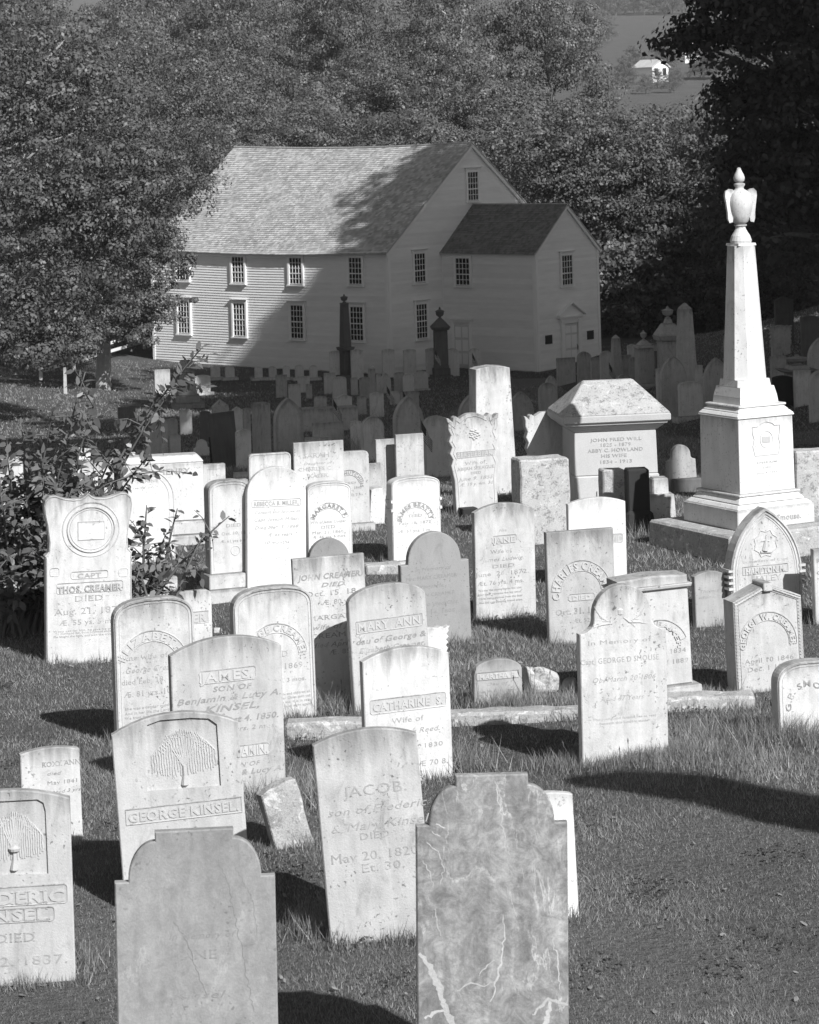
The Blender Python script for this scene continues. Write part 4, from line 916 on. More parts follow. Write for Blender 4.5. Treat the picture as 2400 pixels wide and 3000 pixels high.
# granite kerb round the plot
ka, kb, kc = (836, 2168), (1700, 2112), (2216, 2064)
def kerb(label, p, q, h0, h1):
    ya, yb = hit(*p), hit(*q); ya = yb = (ya + yb) / 2 if abs(ya - yb) > .6 else ya
    A = at(p[0], p[1], ya); B = at(q[0], q[1], yb); d = (B - A).xy; L = d.length; ang = math.atan2(d.y, d.x)
    M_ = (A + B) / 2; r = empty('kerb_stone', (M_.x, M_.y + .1, gz(M_.x, M_.y)), (0, 0, ang)); tag(r, label, 'kerb stone', 'granite kerb around the family plot'); LABELS.add(label)
    o = MB().frustum(L, .24, L * .997, .2, -.2, h0).build('stone_block', MT['rough'], r, bevel=.02)
    from mathutils import noise as mn
    bm = bmesh.new(); bm.from_mesh(o.data); bmesh.ops.subdivide_edges(bm, edges=[e for e in bm.edges if e.calc_length() > .3], cuts=16, use_grid_fill=True)
    for v in bm.verts: v.co += mn.noise_vector(v.co * 6 + Vector((p[0], 0, 0))) * .014
    bm.to_mesh(o.data); bm.free()
kerb('left length of rough granite kerb between the GEORGE CREAMER arch and CATHARINE stone', (836, 2168), (1190, 2142), .13, 0)
kerb('middle length of rough granite kerb in front of the MARTHA stone', (1194, 2142), (1712, 2112), .09, 0)
kerb('right length of rough granite kerb between the SMOUSE and GEORGE W. stones', (1716, 2110), (2216, 2072), .10, 0)
# rubble by the MARTHA stone
from mathutils import noise as mn
def rock(label, px, py, sx, sy, sz, seed, mat='marble', tilt=(0, 0, 0)):
    y = hit(px, py); p = at(px, py, y)
    bm = bmesh.new(); bmesh.ops.create_icosphere(bm, subdivisions=3, radius=.5)
    for v in bm.verts:
        c = v.co; c = Vector([math.copysign(abs(q) ** .6 * .62, q) for q in c]); v.co = c + mn.noise_vector(c * 2.1 + Vector((seed, 0, 0))) * .16
        v.co = Vector((v.co.x * sx, v.co.y * sy, v.co.z * sz))
    me = bpy.data.meshes.new('rubble_stone'); bm.to_mesh(me); bm.free()
    o = link('rubble_stone', me, MT[mat]); o.location = (p.x, y, gz(p.x, y) + sz * .36); o.rotation_euler = tilt
    tag(o, label, 'broken stone', 'rubble beside the MARTHA stone'); LABELS.add(label)
rock('large pale broken stone right of the low MARTHA stone', 1590, 2035, .30, .22, .22, 1, 'lichen', (0, .3, .2))
rock('slab like broken piece leaning on the rubble by the MARTHA stone', 1556, 2028, .10, .2, .26, 4, 'marble', (0, -.25, .3))
rock('small dark broken piece at the right end of the rubble', 1668, 2030, .14, .12, .12, 8, 'grey')
rock('small pale stone lying in the grass left of the arched GEORGE CREAMER stone', 636, 1862, .07, .05, .06, 12, 'marble')
block('low_wall', 'low mossy stone ledge in the grass behind the plain round headed slate', 1060, 1180, 1655, 1685, 10, .25, 'rough', 'ledge', rough=.01)
# ------------------------------------------------------------------ small US flags on sticks
FLAGM = {}
def flagmat():
    m, t, b = newmat('striped_flag_cloth'); tc = t.nodes.new('ShaderNodeTexCoord'); sp = t.nodes.new('ShaderNodeSeparateXYZ'); t.links.new(tc.outputs['UV'], sp.inputs[0])
    st_ = M2(t, 'GREATER_THAN', M2(t, 'FRACT', M2(t, 'MULTIPLY', sp.outputs[1], 6.5)), 0.5)
    can = M2(t, 'MULTIPLY', M2(t, 'LESS_THAN', sp.outputs[0], 0.42), M2(t, 'GREATER_THAN', sp.outputs[1], 0.46))
    v = M2(t, 'ADD', M2(t, 'MULTIPLY', st_, 0.5), 0.1)
    v = M2(t, 'ADD', M2(t, 'MULTIPLY', v, M2(t, 'SUBTRACT', 1.0, can)), M2(t, 'MULTIPLY', can, 0.05)); t.links.new(v, b.inputs['Base Color']); return m
FM = flagmat(); POLE = plain('flag_stick', 0.25, 0.1)
def flag(label, px, yt, yb, depth, lean=6, size=.3, seed=0):
    p = at(px, yt, depth); g = gz(p.x, depth); H = p.z - g
    r = empty('small_flag', (p.x, depth, g), (0, R(lean) * 0, R(20))); tag(r, label, 'flag', 'small flags on sticks beside the graves'); LABELS.add(label)
    MB().tube([(0, 0, -.1), (0, 0, H)], [.006, .005], 6).build('stick', POLE, r)
    nx, nz = 12, 9; L = size; V = []; UV = []
    for j in range(nz + 1):
        for i in range(nx + 1):
            u, v = i / nx, j / nz; x = .01 + L * .45 * u ** 1.0; z = H - .02 - (1 - v) * L * .62 - u * L * .75 * (0.7 + .3 * v)
            V.append((x * .85, .03 * math.sin(u * 9 + seed + v) * u, z)); UV.append((u, v))
    F = [(j * (nx + 1) + i, j * (nx + 1) + i + 1, (j + 1) * (nx + 1) + i + 1, (j + 1) * (nx + 1) + i) for j in range(nz) for i in range(nx)]
    me = fast_mesh('cloth', V, F, True); uv = me.uv_layers.new(name='UV'); li = np.zeros(len(me.loops), np.int32); me.loops.foreach_get('vertex_index', li)
    uv.data.foreach_set('uv', np.array(UV, np.float32)[li].ravel()); link('cloth', me, FM, r)
# ------------------------------------------------------------------ shaded hollow and church side: stones, nearest first
def T(label, xl, xr, yt, yb, kind='seg', mat='dull', **k): return stone(label, xl, xr, yt, yb, kind, {'dull': 'bright', 'grey': 'dull'}.get(mat, mat), **k)
A_ = dict(group=G2, yaw=14)
RING = [(.006, .02, .012), (.03, .042, .008), (.052, .060, .006)]
T('square topped smooth grey slab in front of the gothic stone with a flag', 1157, 1243, 1271, 1440, 'flat', 'grey', **A_, t=.05)
T('square topped grey slab with a round medallion, left of the smooth streaked slab', 1099, 1158, 1286, 1440, 'flat', 'grey', **A_, t=.05, ring=[(.1, .105, .004)])
T('round headed stone with carved figure in an arch, half in sun, behind the medallion slab', 1057, 1127, 1220, 1352, 'round', 'marble', **A_, t=.1, ring=[(.006, .014, .008)])
T('narrow white sunlit slab behind dry weeds left of the round headed figure stone', 1026, 1060, 1232, 1330, 'seg', 'bright', **A_, t=.05)
T('broad pale curved stone lying behind the leafy BERSHEBEAK stone, dappled with sun', 1240, 1320, 1218, 1400, 'oval', 'dull', **A_, t=.12, k=.3)
T('flat carved grey stone with small round face relief, above the SARAH slab', 915, 1008, 1237, 1330, 'flat', 'grey', **A_, t=.06, ring=[(.12, .125, .004)])
T('low pale ledge of stone directly above the SARAH slab', 893, 972, 1281, 1330, 'flat', 'dull', **A_, t=.15)
T('large gothic pointed stone with double moulded rim, left of the flat carved face stone', 800, 889, 1165, 1325, 'gothic', 'grey', **A_, t=.14, ring=RING)
T('large gothic pointed stone with double moulded rim and a flag at its right side', 1150, 1242, 1160, 1310, 'gothic', 'grey', **A_, t=.14, ring=RING)
T('tall square grey pillar with sloping top, left of the large gothic stone', 736, 797, 1180, 1345, 'flat', 'grey', group=G2, yaw=24, t=.32, bev=.03)
T('white sunlit stone behind the square pillar, draped top', 690, 737, 1257, 1372, 'seg', 'bright', **A_, t=.08, k=.2)
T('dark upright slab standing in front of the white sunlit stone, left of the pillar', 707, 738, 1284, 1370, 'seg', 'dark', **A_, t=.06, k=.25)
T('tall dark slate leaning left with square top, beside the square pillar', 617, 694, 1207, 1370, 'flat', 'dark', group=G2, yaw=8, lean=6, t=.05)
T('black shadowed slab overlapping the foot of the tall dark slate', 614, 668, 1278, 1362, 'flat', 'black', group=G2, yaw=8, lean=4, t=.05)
T('small white curved stone lit by the sun left of the black slab', 566, 616, 1287, 1335, 'cove', 'bright', **A_, t=.06)
T('small white stone with arched head lit by the sun right of the broad brown pair', 496, 530, 1270, 1332, 'seg', 'bright', **A_, t=.05, k=.2)
T('broad weathered grey slab, wider one of the joined pair at left', 417, 492, 1227, 1335, 'seg', 'grey', **A_, t=.07)
T('narrow weathered grey slab, right one of the joined pair at left', 484, 522, 1226, 1330, 'basket', 'grey', **A_, t=.07)
T('slim pale slab with curved top standing alone right of the joined pair', 527, 563, 1200, 1274, 'seg', 'dull', **A_, t=.05)
T('dark slab with pale curved cap left of the tall dark slate', 585, 618, 1204, 1295, 'seg', 'dark', **A_, t=.06)
T('small speckled peaked stone peeping over the tall dark slate', 620, 672, 1170, 1262, 'point', 'lichen', **A_, t=.12, k=.4)
T('little pedimented white stone right of the speckled peaked stone', 680, 712, 1191, 1290, 'point', 'dull', **A_, t=.1, k=.3)
T('small slab with pale top tucked left of the square pillar', 712, 735, 1195, 1285, 'seg', 'grey', **A_, t=.08)
T('dark framed tablet far left under the shrub branch tips', 346, 397, 1192, 1252, 'flat', 'dark', group=G2, yaw=14, t=.06)
T('round headed dark stone behind the hip roof tomb, left side', 1577, 1632, 1121, 1250, 'oval', 'grey', **A_, t=.08, k=.45, ring=[(.004, .014, .006)])
T('gothic pointed grey stone between the tall pillar and the hip roof tomb', 1486, 1566, 1146, 1262, 'gothic', 'grey', **A_, t=.12, ring=[(.004, .02, .01)])
T('gothic stone mostly hidden behind the tall tapering pillar', 1340, 1420, 1155, 1262, 'gothic', 'grey', **A_, t=.12, ring=RING)
T('small gothic stone peeping above the round headed dark stone', 1596, 1634, 1100, 1190, 'gothic', 'grey', **A_, t=.1)
# low wall ledge with cap, holding the small stones
T('long low grey ledge with flat coping in the hollow, weeds in front', 880, 1050, 1193, 1262, 'flat', 'grey', group=G2, yaw=4, t=.5, cat='ledge', name='stone_ledge')
for i, (a, b, yt, yb, kd, lb) in enumerate([
    (920, 958, 1161, 1215, 'soft', 'blocky small stone with sunken panel at the left end of the low ledge'),
    (974, 993, 1165, 1215, 'soft', 'narrow blocky stone beside the small flag on the ledge'),
    (986, 1032, 1155, 1225, 'point', 'grey peaked stone behind the middle of the low ledge'),
    (1046, 1074, 1160, 1215, 'soft', 'small square stone with dark sunken panel at the right end of the ledge'),
    (1083, 1125, 1149, 1222, 'seg', 'grey slab with gently arched head right of the low ledge'),
    (1142, 1172, 1146, 1185, 'soft', 'small dim square stone above the large gothic stone with flag'),
    (1172, 1228, 1146, 1190, 'flat', 'low broad stone just behind the tip of the large flagged gothic stone'),
    (973, 1016, 1103, 1168, 'basket', 'arched stone with moulded rim, below the dark obelisk by the church'),
    (1028, 1049, 1105, 1158, 'seg', 'very narrow slab right of the arched moulded stone'),
    (1053, 1084, 1104, 1168, 'seg', 'pale narrow slab left of the little obelisk'),
    (1102, 1118, 1096, 1150, 'seg', 'slim slab right of the little obelisk'),
    (1114, 1146, 1092, 1152, 'gothic', 'small gothic stone with square tablet, right of the slim slab'),
    (1154, 1186, 1090, 1148, 'seg', 'first of the three curved head stones in a row near the church corner'),
    (1180, 1214, 1094, 1150, 'oval', 'middle of the three curved head stones, with pale crest panel'),
    (1213, 1255, 1087, 1144, 'seg', 'last of the three curved head stones, on a moulded base'),
    (808, 842, 1098, 1165, 'flat', 'plain upright slab, left one of the group before the siding'),
    (872, 908, 1102, 1150, 'flat', 'plain upright slab standing behind a shorter pair before the siding'),
    (845, 882, 1125, 1196, 'flat', 'plain upright slab, front one of the group before the siding'),
    (896, 915, 1125, 1168, 'flat', 'narrow slab at the right of the front slab before the siding'),
    (949, 984, 1092, 1155, 'flat', 'plain dim slab left of the arched moulded stone')]):
    T(lb, a, b, yt, yb, kd, 'dull' if i % 3 else 'grey', group=G3 if yb < 1175 else G2, yaw=12, t=.08, ring=[(.006, .02, .01)] if kd in ('basket', 'gothic') else None,
      k=None if kd != 'oval' else .4, plinth=[(.06, .08, .12)] if i in (14,) else None)
for a, b, yt, yb, kd, lb in [
    (965, 1001, 1027, 1112, 'seg', 'tall plain slab left of the dark obelisk by the church'),
    (1027, 1065, 1023, 1112, 'seg', 'tall plain slab right of the dark obelisk by the church'),
    (1119, 1157, 1022, 1106, 'seg', 'tall pale slab against the church corner board'),
    (1181, 1220, 1022, 1100, 'seg', 'tall grey slab right of the church corner board'),
    (1247, 1284, 1019, 1104, 'seg', 'tall slab with a flag beside the dark urn monument'),
    (1307, 1346, 1020, 1103, 'oval', 'round headed slab touched by a spot of sun below the side door'),
    (1372, 1410, 1020, 1098, 'oval', 'round headed slab with a flag right of the side door')]:
    T(lb, a, b, yt, yb, kd, 'dull', group=G3, yaw=12, t=.1, k=.42 if kd == 'oval' else None)
for a, b, yt, lb in [(617, 646, 1072, 'first small rounded headstone of the pair on a shared low base'), (659, 688, 1072, 'second small rounded headstone of the pair on a shared low base'),
                     (745, 770, 1073, 'third small rounded headstone along the siding'), (787, 811, 1073, 'fourth small rounded headstone along the siding'),
                     (828, 850, 1071, 'fifth small rounded headstone along the siding'), (864, 891, 1069, 'sixth small rounded headstone along the siding'), (906, 931, 1070, 'seventh small rounded headstone along the siding')]:
    T(lb, a, b, yt, 1114, 'oval', 'dull', group='small rounded headstones in a row below the siding', yaw=10, t=.14, k=.35, plinth=[(.14, .1, .16)])
T('white headstone with gently curved head on a base, right of the brown stepped monument', 569, 617, 1098, 1158, 'seg', 'dull', group=G3, yaw=10, t=.1, plinth=[(.12, .08, .17)])
T('plain slab left of the brown stepped monument below the branch tip', 453, 499, 1082, 1160, 'flat', 'grey', group=G3, yaw=8, t=.08)
# right hand bank
for i, (a, b, yt, yb, kd, mt, lb) in enumerate([
    (1630, 1687, 1048, 1130, 'flat', 'grey', 'stained square slab in front of the church door left side'),
    (1690, 1735, 1030, 1125, 'round', 'grey', 'stained round headed stone in front of the church door'),
    (1730, 1759, 1048, 1125, 'flat', 'grey', 'stained narrow slab right of the round headed stone by the door'),
    (1757, 1796, 1028, 1118, 'oval', 'dull', 'pale round headed stone left of the small bank obelisk'),
    (1818, 1850, 1040, 1118, 'flat', 'grey', 'dim slab right of the small bank obelisk'),
    (1838, 1868, 1008, 1110, 'point', 'dull', 'broken topped pale stone left of the marble urn monument'),
    (1840, 1872, 1046, 1116, 'oval', 'grey', 'rounded stone in front of the broken topped pale stone'),
    (1898, 1928, 1005, 1100, 'round', 'grey', 'dark rounded stone behind the marble urn monument'),
    (1918, 1944, 1028, 1100, 'flat', 'dark', 'dark square stone between the two urn monuments'),
    (1806, 1850, 1096, 1160, 'oval', 'grey', 'low rounded dark stone under the small bank obelisk'),
    (1932, 2014, 1042, 1225, 'gothic', 'grey', 'large dark pointed arch stone in front of the tall bank obelisk'),
    (2058, 2140, 1047, 1205, 'gothic', 'grey', 'large dark rounded arch stone left of the bright obelisk'),
    (1986, 2060, 1118, 1232, 'basket', 'dull', 'wide arched headstone on a base low on the right bank'),
    (1922, 1938, 1080, 1190, 'flat', 'dull', 'thin pale slab edge left of the large dark pointed arch'),
    (2038, 2060, 1070, 1200, 'flat', 'dull', 'thin pale slab between the two large dark arches'),
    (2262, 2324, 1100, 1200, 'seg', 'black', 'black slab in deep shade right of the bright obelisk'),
    (2325, 2376, 1085, 1190, 'flat', 'dull', 'pale panelled pedestal stone right of the black slab'),
    (2254, 2320, 952, 1045, 'leafy', 'grey', 'ornate figure carved stone right of the obelisk shaft'),
    (2256, 2305, 1040, 1130, 'seg', 'grey', 'broad dim slab below the ornate figure carved stone'),
    (2268, 2326, 868, 1010, 'point', 'dark', 'tall dim broken shaft high on the right bank'),
    (2345, 2400, 924, 1050, 'seg', 'dark', 'tall dim slab high at the right edge'),
    (2364, 2440, 990, 1130, 'gothic', 'grey', 'gothic stone with round medallion at the right edge'),
    (2368, 2450, 1084, 1235, 'round', 'dull', 'round headed stone with moulded rim at the right edge below the gothic one'),
    (2120, 2150, 985, 1080, 'flat', 'grey', 'slab peeping out left behind the obelisk shaft')]):
    T(lb, a, b, yt, yb, kd, mt, group=G4, yaw=10, t=.12, ring=[(.008, .022, .01)] if kd in ('gothic', 'round', 'basket') else None, k=.42 if kd == 'oval' else (.9 if lb.startswith('large dark rounded') else None),
      plinth=[(.12, .1, .16)] if lb.startswith('wide arched') else None)

def urn_mb(r, z, s_=1.0):
    return MB().lathe([(r * .5, z), (r * .55, z + .03 * s_), (r * .25, z + .07 * s_), (r * .3, z + .1 * s_), (r * .85, z + .18 * s_), (r, z + .28 * s_), (r * .95, z + .33 * s_), (r * 1.1, z + .35 * s_), (r * 1.05, z + .38 * s_),
                       (r * .5, z + .43 * s_), (r * .2, z + .46 * s_), (r * .28, z + .5 * s_), (r * .1, z + .56 * s_), (r * .02, z + .58 * s_)], 14)
def col_monument(label, px, yb, yt, parts, mat, yaw=20, name='urn_monument', cat='monument', depth=None, group=None):
    s = monument(name, label, cat, px, yb, yaw, depth=depth, group=group)
    H = at(px, yt, s.y).z - s.g; H0 = sum(p[3] for p in parts if p[0] != 'urn')
    ur = [p for p in parts if p[0] == 'urn']; Hu = ur[0][2] if ur else 0; k = (H) / (H0 + Hu * .58 if ur else H0); z = -.06
    for p in parts:
        if p[0] == 'urn': urn_mb(p[1], z, Hu * k).build('urn', MT[mat], s.root, smooth=True); continue
        nm, w0, w1, h = p; h *= k
        MB().frustum(w0, w0, w1, w1, z, z + h).build(nm, MT[mat], s.root, bevel=.015); z += h + .001
    return s
GM = 'monuments standing around the church'
col_monument('dark obelisk with an urn finial in front of the church windows', 1015, 1112, 857, [('base', .75, .75, .25), ('die', .42, .40, 1.0), ('cornice', .5, .56, .14), ('shaft', .36, .26, 1.75), ('cap', .3, .26, .06), ('urn', .14, .62)], 'dark', 35, 'obelisk', 'obelisk', group=GM)
col_monument('dark pedestal monument crowned with an urn, before the church side door', 1294, 1106, 894, [('base', .8, .8, .15), ('step', .62, .62, .25), ('base_moulding', .55, .5, .15), ('die', .5, .48, 1.25), ('cornice', .56, .7, .12), ('gable_cap', .7, .22, .28), ('urn', .17, .8)], 'dark', 12, group=GM)
bm_ = col_monument('brown brick patterned monument on three stone steps, far left before the siding', 551, 1195, 1050, [('base', 1.06, 1.06, .32), ('step', .78, .78, .3), ('step', .62, .62, .22), ('die', .50, .49, .85), ('cornice', .52, .60, .1), ('gable_cap', .60, .40, .28)], 'grey', 8, group=GM)
col_monument('little white pointed obelisk among the stones by the church', 1091, 1160, 1066, [('base', .4, .4, .15), ('shaft', .26, .22, 1.0), ('gable_cap', .24, .03, .12)], 'dull', 12, 'obelisk', 'obelisk', group=GM)
col_monument('small weathered obelisk right of the church door', 1808, 1130, 975, [('base', .5, .5, .2), ('shaft', .36, .24, 1.5), ('gable_cap', .24, .03, .12)], 'dull', 16, 'obelisk', 'obelisk', group=GM)
col_monument('pale marble pedestal with an urn on top on the right bank', 1890, 1140, 960, [('base', .75, .75, .16), ('step', .62, .62, .12), ('die', .50, .48, 1.2), ('cornice', .55, .5, .1), ('gable_cap', .42, .14, .16), ('urn', .10, .62)], 'dull', 10, group=GM)
col_monument('large marble monument with pedimented cap and tall urn on the right bank', 1962, 1120, 890, [('base', .8, .8, .25), ('step', .7, .7, .25), ('die', .60, .58, .95), ('cornice', .72, .8, .15), ('gable_cap', .78, .35, .4), ('neck', .25, .16, .16), ('urn', .17, .72)], 'dull', 12, group=GM)
col_monument('tall plain tapering obelisk shaft on the right bank', 2014, 1180, 880, [('base', .62, .6, .3), ('shaft', .52, .32, 2.9), ('gable_cap', .32, .04, .2)], 'dull', 10, 'obelisk', 'obelisk', group=GM)
col_monument('dim monument with draped urn bowl on a wide cap at the right edge', 2338, 1160, 1030, [('base', .7, .7, .2), ('die', .5, .5, .5), ('cornice', .62, .85, .10), ('cap', .5, .4, .12), ('urn', .24, .5)], 'grey', 10, group=GM)
for i, (px, yt, yb, d, lb, sz) in enumerate([(1232, 1226, 1290, 39, 'small striped flag against the right side of the large gothic stone', .42), (975, 1165, 1230, 62, 'small striped flag at the low ledge', .5), (1133, 1128, 1185, 72, 'small striped flag above the grey arched slab', .5),
                                        (1273, 1021, 1090, 104, 'small striped flag before the tall slab beside the dark urn monument', .6), (1383, 1032, 1090, 104, 'small striped flag on the round headed slab by the side door', .6), (1180, 1143, 1180, 62, 'small striped flag peeping over the large gothic stone', .4),
                                        (1784, 1060, 1110, 88, 'small striped flag at the foot of the small bank obelisk', .6), (2254, 985, 1040, 84, 'small striped flag by the ornate figure carved stone', .5)]):
    flag(lb, px, yt, yb, d, size=sz, seed=i)
# ------------------------------------------------------------------ the meeting house
def paint_mat(name, col, amp=0.06):
    m, t, b = newmat(name); b.inputs['Roughness'].default_value = 0.6
    n = noise(t, coords(t, (1, 1, 1)), 1.3, 4, 0.6); n2 = noise(t, coords(t, (2, 2, 22)), 1.0, 3, 0.6); oi = t.nodes.new('ShaderNodeObjectInfo')
    k = M2(t, 'ADD', M2(t, 'ADD', M2(t, 'MULTIPLY', M2(t, 'SUBTRACT', n, .5), amp * 3), M2(t, 'MULTIPLY', M2(t, 'SUBTRACT', n2, .5), amp * 2)), M2(t, 'ADD', 1.0, M2(t, 'MULTIPLY', M2(t, 'SUBTRACT', oi.outputs['Random'], .5), amp * 1.4)))
    v = M2(t, 'MULTIPLY', k, col); t.links.new(v, b.inputs['Base Color']); return m
PAINT = paint_mat('white_house_paint', 0.82, .07); TRIM = paint_mat('white_trim_paint', 0.86, .03)
def shingle_mat(nm='weathered_wood_shingles', base=.50):
    m, t, b = newmat(nm); g = t.nodes.new('ShaderNodeNewGeometry')
    n = noise(t, coords(t, (1, 1, 1)), 0.9, 4, .6); n2 = noise(t, coords(t, (3, 30, 30)), 2, 3, .6)
    k = M2(t, 'ADD', M2(t, 'MULTIPLY', M2(t, 'SUBTRACT', g.outputs['Random Per Island'], .5), .55), 1.0)
    k = M2(t, 'MULTIPLY', k, M2(t, 'ADD', M2(t, 'MULTIPLY', M2(t, 'SUBTRACT', n, .5), .7), 1.0))
    v = M2(t, 'MULTIPLY', k, base); t.links.new(v, b.inputs['Base Color']); bump(t, b, n2, .3, .02); return m
SHING = shingle_mat(); SHING2 = shingle_mat('darker_annex_shingles', .21); GLASS = newmat('dark_window_glass')[0]  # annex shingles have a darker base colour
GLASS.node_tree.nodes['Principled BSDF'].inputs['Base Color'].default_value = (.012, .012, .012, 1)
GLASS.node_tree.nodes['Principled BSDF'].inputs['Roughness'].default_value = .12; GLASS.node_tree.nodes['Principled BSDF'].inputs['Specular IOR Level'].default_value = .35
BRONZE = plain('dark_bronze', .03, .2, 20, .1, .5); FOUND = plain('fieldstone_foundation', .12, .3, 5, .5)
TH = 0.709; LL, WW, HE, HR = 13.72, 11.06, 5.04, 9.27; A0, AW, AL, AH, AR = 3.42, 4.22, 4.9, 4.83, 6.68
ch = empty('meeting_house', (-1.065, 110.5, 0.0), (0, 0, -TH))
tag(ch, 'two storey white clapboard meeting house with shingle roof and small front annex', 'meeting house')
sag = lambda x: -0.13 * math.sin(math.pi * min(1, max(0, -x / LL))) if x < 0 else 0.0
def board_set(wall, P0, d, nrm, x_lo, x_hi, z0, z1, clip, step=.112, sagf=None):
    """clapboards along direction d from P0; clip(z)->(a,b) extent"""
    P0, d, nrm = Vector(P0), Vector(d), Vector(nrm); n = int((z1 - z0) / step) + 1
    for i in range(n):
        za = z0 + i * step; zb = min(za + step + .012, z1)
        a, b = clip(min(zb, za + step)); 
        if b - a < .05 or zb - za < .02: continue
        a2, b2 = clip(za); v = []
        for (u, z, o) in ((a2, za, .034), (b2, za, .034), (b, zb, .004), (a, zb, .004), (a2, za, 0), (b2, za, 0), (b, zb, -.004), (a, zb, -.004)):
            q = P0 + d * u + nrm * o; v.append((q.x, q.y, z))
        segs = 1
        mb = MB()
        if sagf:
            K = 10; vv = []
            for k in range(K + 1):
                s_ = k / K
                for lo, hi in ((0, 1), (3, 2), (4, 5), (7, 6)):
                    p = Vector(v[lo]).lerp(Vector(v[hi]), s_); vv.append((p.x, p.y, p.z + sagf(p.x) * (p.z / HE)))
            f = []
            for k in range(K):
                o = k * 4; f += [(o, o + 4, o + 5, o + 1), (o, o + 2, o + 6, o + 4), (o + 1, o + 5, o + 7, o + 3)]
            mb.add(vv, f)
        else: mb.add(v, [(0, 1, 2, 3), (4, 0, 3, 7), (1, 5, 6, 2), (0, 4, 5, 1)])
        mb.build('clapboard', PAINT, wall)
def wallbox(name, faces):
    mb = MB(); [mb.add(v, [tuple(range(len(v)))]) for v in faces]; return mb.build(name, PAINT, ch)
sl_ = (HR - HE) / (WW / 2)
wl = wallbox('long_wall', [[(-LL, 0, 0), (0, 0, 0), (0, 0, HE - .12), (-LL, 0, HE - .12)]])
board_set(wl, (0, 0, 0), (1, 0, 0), (0, -1, 0), 0, 0, .1, HE - .22, lambda z: (-LL + .14, -.14), sagf=sag)
wg = wallbox('gable_wall', [[(0, 0, 0), (0, WW, 0), (0, WW, HE), (0, WW / 2, HR - .03), (0, 0, HE)]])
def gclip(z):
    e = 0 if z < HE else (z - HE) / sl_
    return (.14 if z < HE else e, WW - (.14 if z < HE else e))
def gsplit(z, left=True):
    a, b = gclip(z)
    if z < AH: m0, m1 = A0, A0 + AW
    elif z < AR: k = (z - AH) / ((AR - AH) / (AW / 2)); m0, m1 = A0 + k, A0 + AW - k
    else: return (a, b) if left else (0, 0)
    return (a, m0) if left else (m1, b)
board_set(wg, (0, 0, 0), (0, 1, 0), (1, 0, 0), 0, 0, .1, HR - .1, lambda z: gsplit(z, True))
board_set(wg, (0, 0, 0), (0, 1, 0), (1, 0, 0), 0, 0, .1, HR - .1, lambda z: gsplit(z, False), step=.112)
wb = wallbox('back_wall', [[(-LL, 0, 0), (-LL, WW, 0), (-LL, WW, HE), (-LL, WW / 2, HR - .2), (-LL, 0, HE)], [(-LL, WW, 0), (0, WW, 0), (0, WW, HE), (-LL, WW, HE)]])
was = wallbox('annex_side_wall', [[(0, A0, 0), (AL, A0, 0), (AL, A0, AH - .05), (0, A0, AH - .05)], [(0, A0 + AW, 0), (AL, A0 + AW, 0), (AL, A0 + AW, AH - .05), (0, A0 + AW, AH - .05)]])
board_set(was, (0, A0, 0), (1, 0, 0), (0, -1, 0), 0, 0, .1, AH - .16, lambda z: (.03, AL - .13))
wag = wallbox('annex_gable_wall', [[(AL, A0, 0), (AL, A0 + AW, 0), (AL, A0 + AW, AH), (AL, A0 + AW / 2, AR - .04), (AL, A0, AH)]])
asl = (AR - AH) / (AW / 2)
def aclip(z):
    e = .13 if z < AH else (z - AH) / asl
    return (A0 + e, A0 + AW - e)
board_set(wag, (AL, 0, 0), (0, 1, 0), (1, 0, 0), 0, 0, .1, AR - .12, aclip)
MB().box(-LL + .02, -.02, .02, WW, -.6, .1).box(0, AL - .03, A0 + .03, A0 + AW - .03, -.6, .1).build('foundation', FOUND, ch)
# corner boards
for x, y, w_, d_, h in ((-.07, -.012, .14, .03, HE - .2), (-LL + .07, -.012, .14, .03, HE - .2), (AL - .065, A0 - .012, .13, .03, AH - .14), (.04, A0 - .012, .08, .03, AH - .14)):
    MB().box(x - w_ / 2, x + w_ / 2, y - d_ - .005, y + .004, .06, h).build('corner_board', TRIM, ch)
for x, y in ((.012, .06), (AL + .012, A0 + .055), (AL + .012, A0 + AW - .065)):
    MB().box(x - .012, x + .035, y - .07, y + .07, .06, (HE if x < 1 else AH) - .0).build('corner_board', TRIM, ch)
# eaves friezes and gutters boards
def sagbox(name, x0, x1, y0, y1, z0, z1, K=14, scale=1.0, mat=None):
    V = []
    for k in range(K + 1):
        x = x0 + (x1 - x0) * k / K; s_ = sag(x) * scale
        V += [(x, y0, z0 + s_), (x, y1, z0 + s_), (x, y1, z1 + s_), (x, y0, z1 + s_)]
    F = [(k * 4 + i, k * 4 + (i + 1) % 4, k * 4 + 4 + (i + 1) % 4, k * 4 + 4 + i) for k in range(K) for i in range(4)] + [(0, 1, 2, 3), tuple(K * 4 + i for i in range(4))]
    return MB().add(V, F).build(name, mat or TRIM, ch)
sagbox('frieze', -LL - .02, .04, -.05, .0, HE - .22, HE - .07); sagbox('eaves_board', -LL - .1, .12, -.17, -.052, HE - .09, HE + .02)
MB().box(0.03, AL + .1, A0 - .12, A0 - .03, AH - .09, AH + .01).build('eaves_board', TRIM, ch); MB().box(0.03, AL, A0 - .04, A0, AH - .2, AH - .092).build('frieze', TRIM, ch)
def rake(y0, z0, y1, z1, x, w_=.17, name='rake_board'):
    MB().add([(x, y0, z0), (x, y1, z1), (x, y1, z1 - w_), (x, y0, z0 - w_), (x + .06, y0, z0), (x + .06, y1, z1), (x + .06, y1, z1 - w_), (x + .06, y0, z0 - w_)],
             [(0, 1, 2, 3), (4, 5, 6, 7), (0, 1, 5, 4), (1, 2, 6, 5), (2, 3, 7, 6), (3, 0, 4, 7)]).build(name, TRIM, ch)
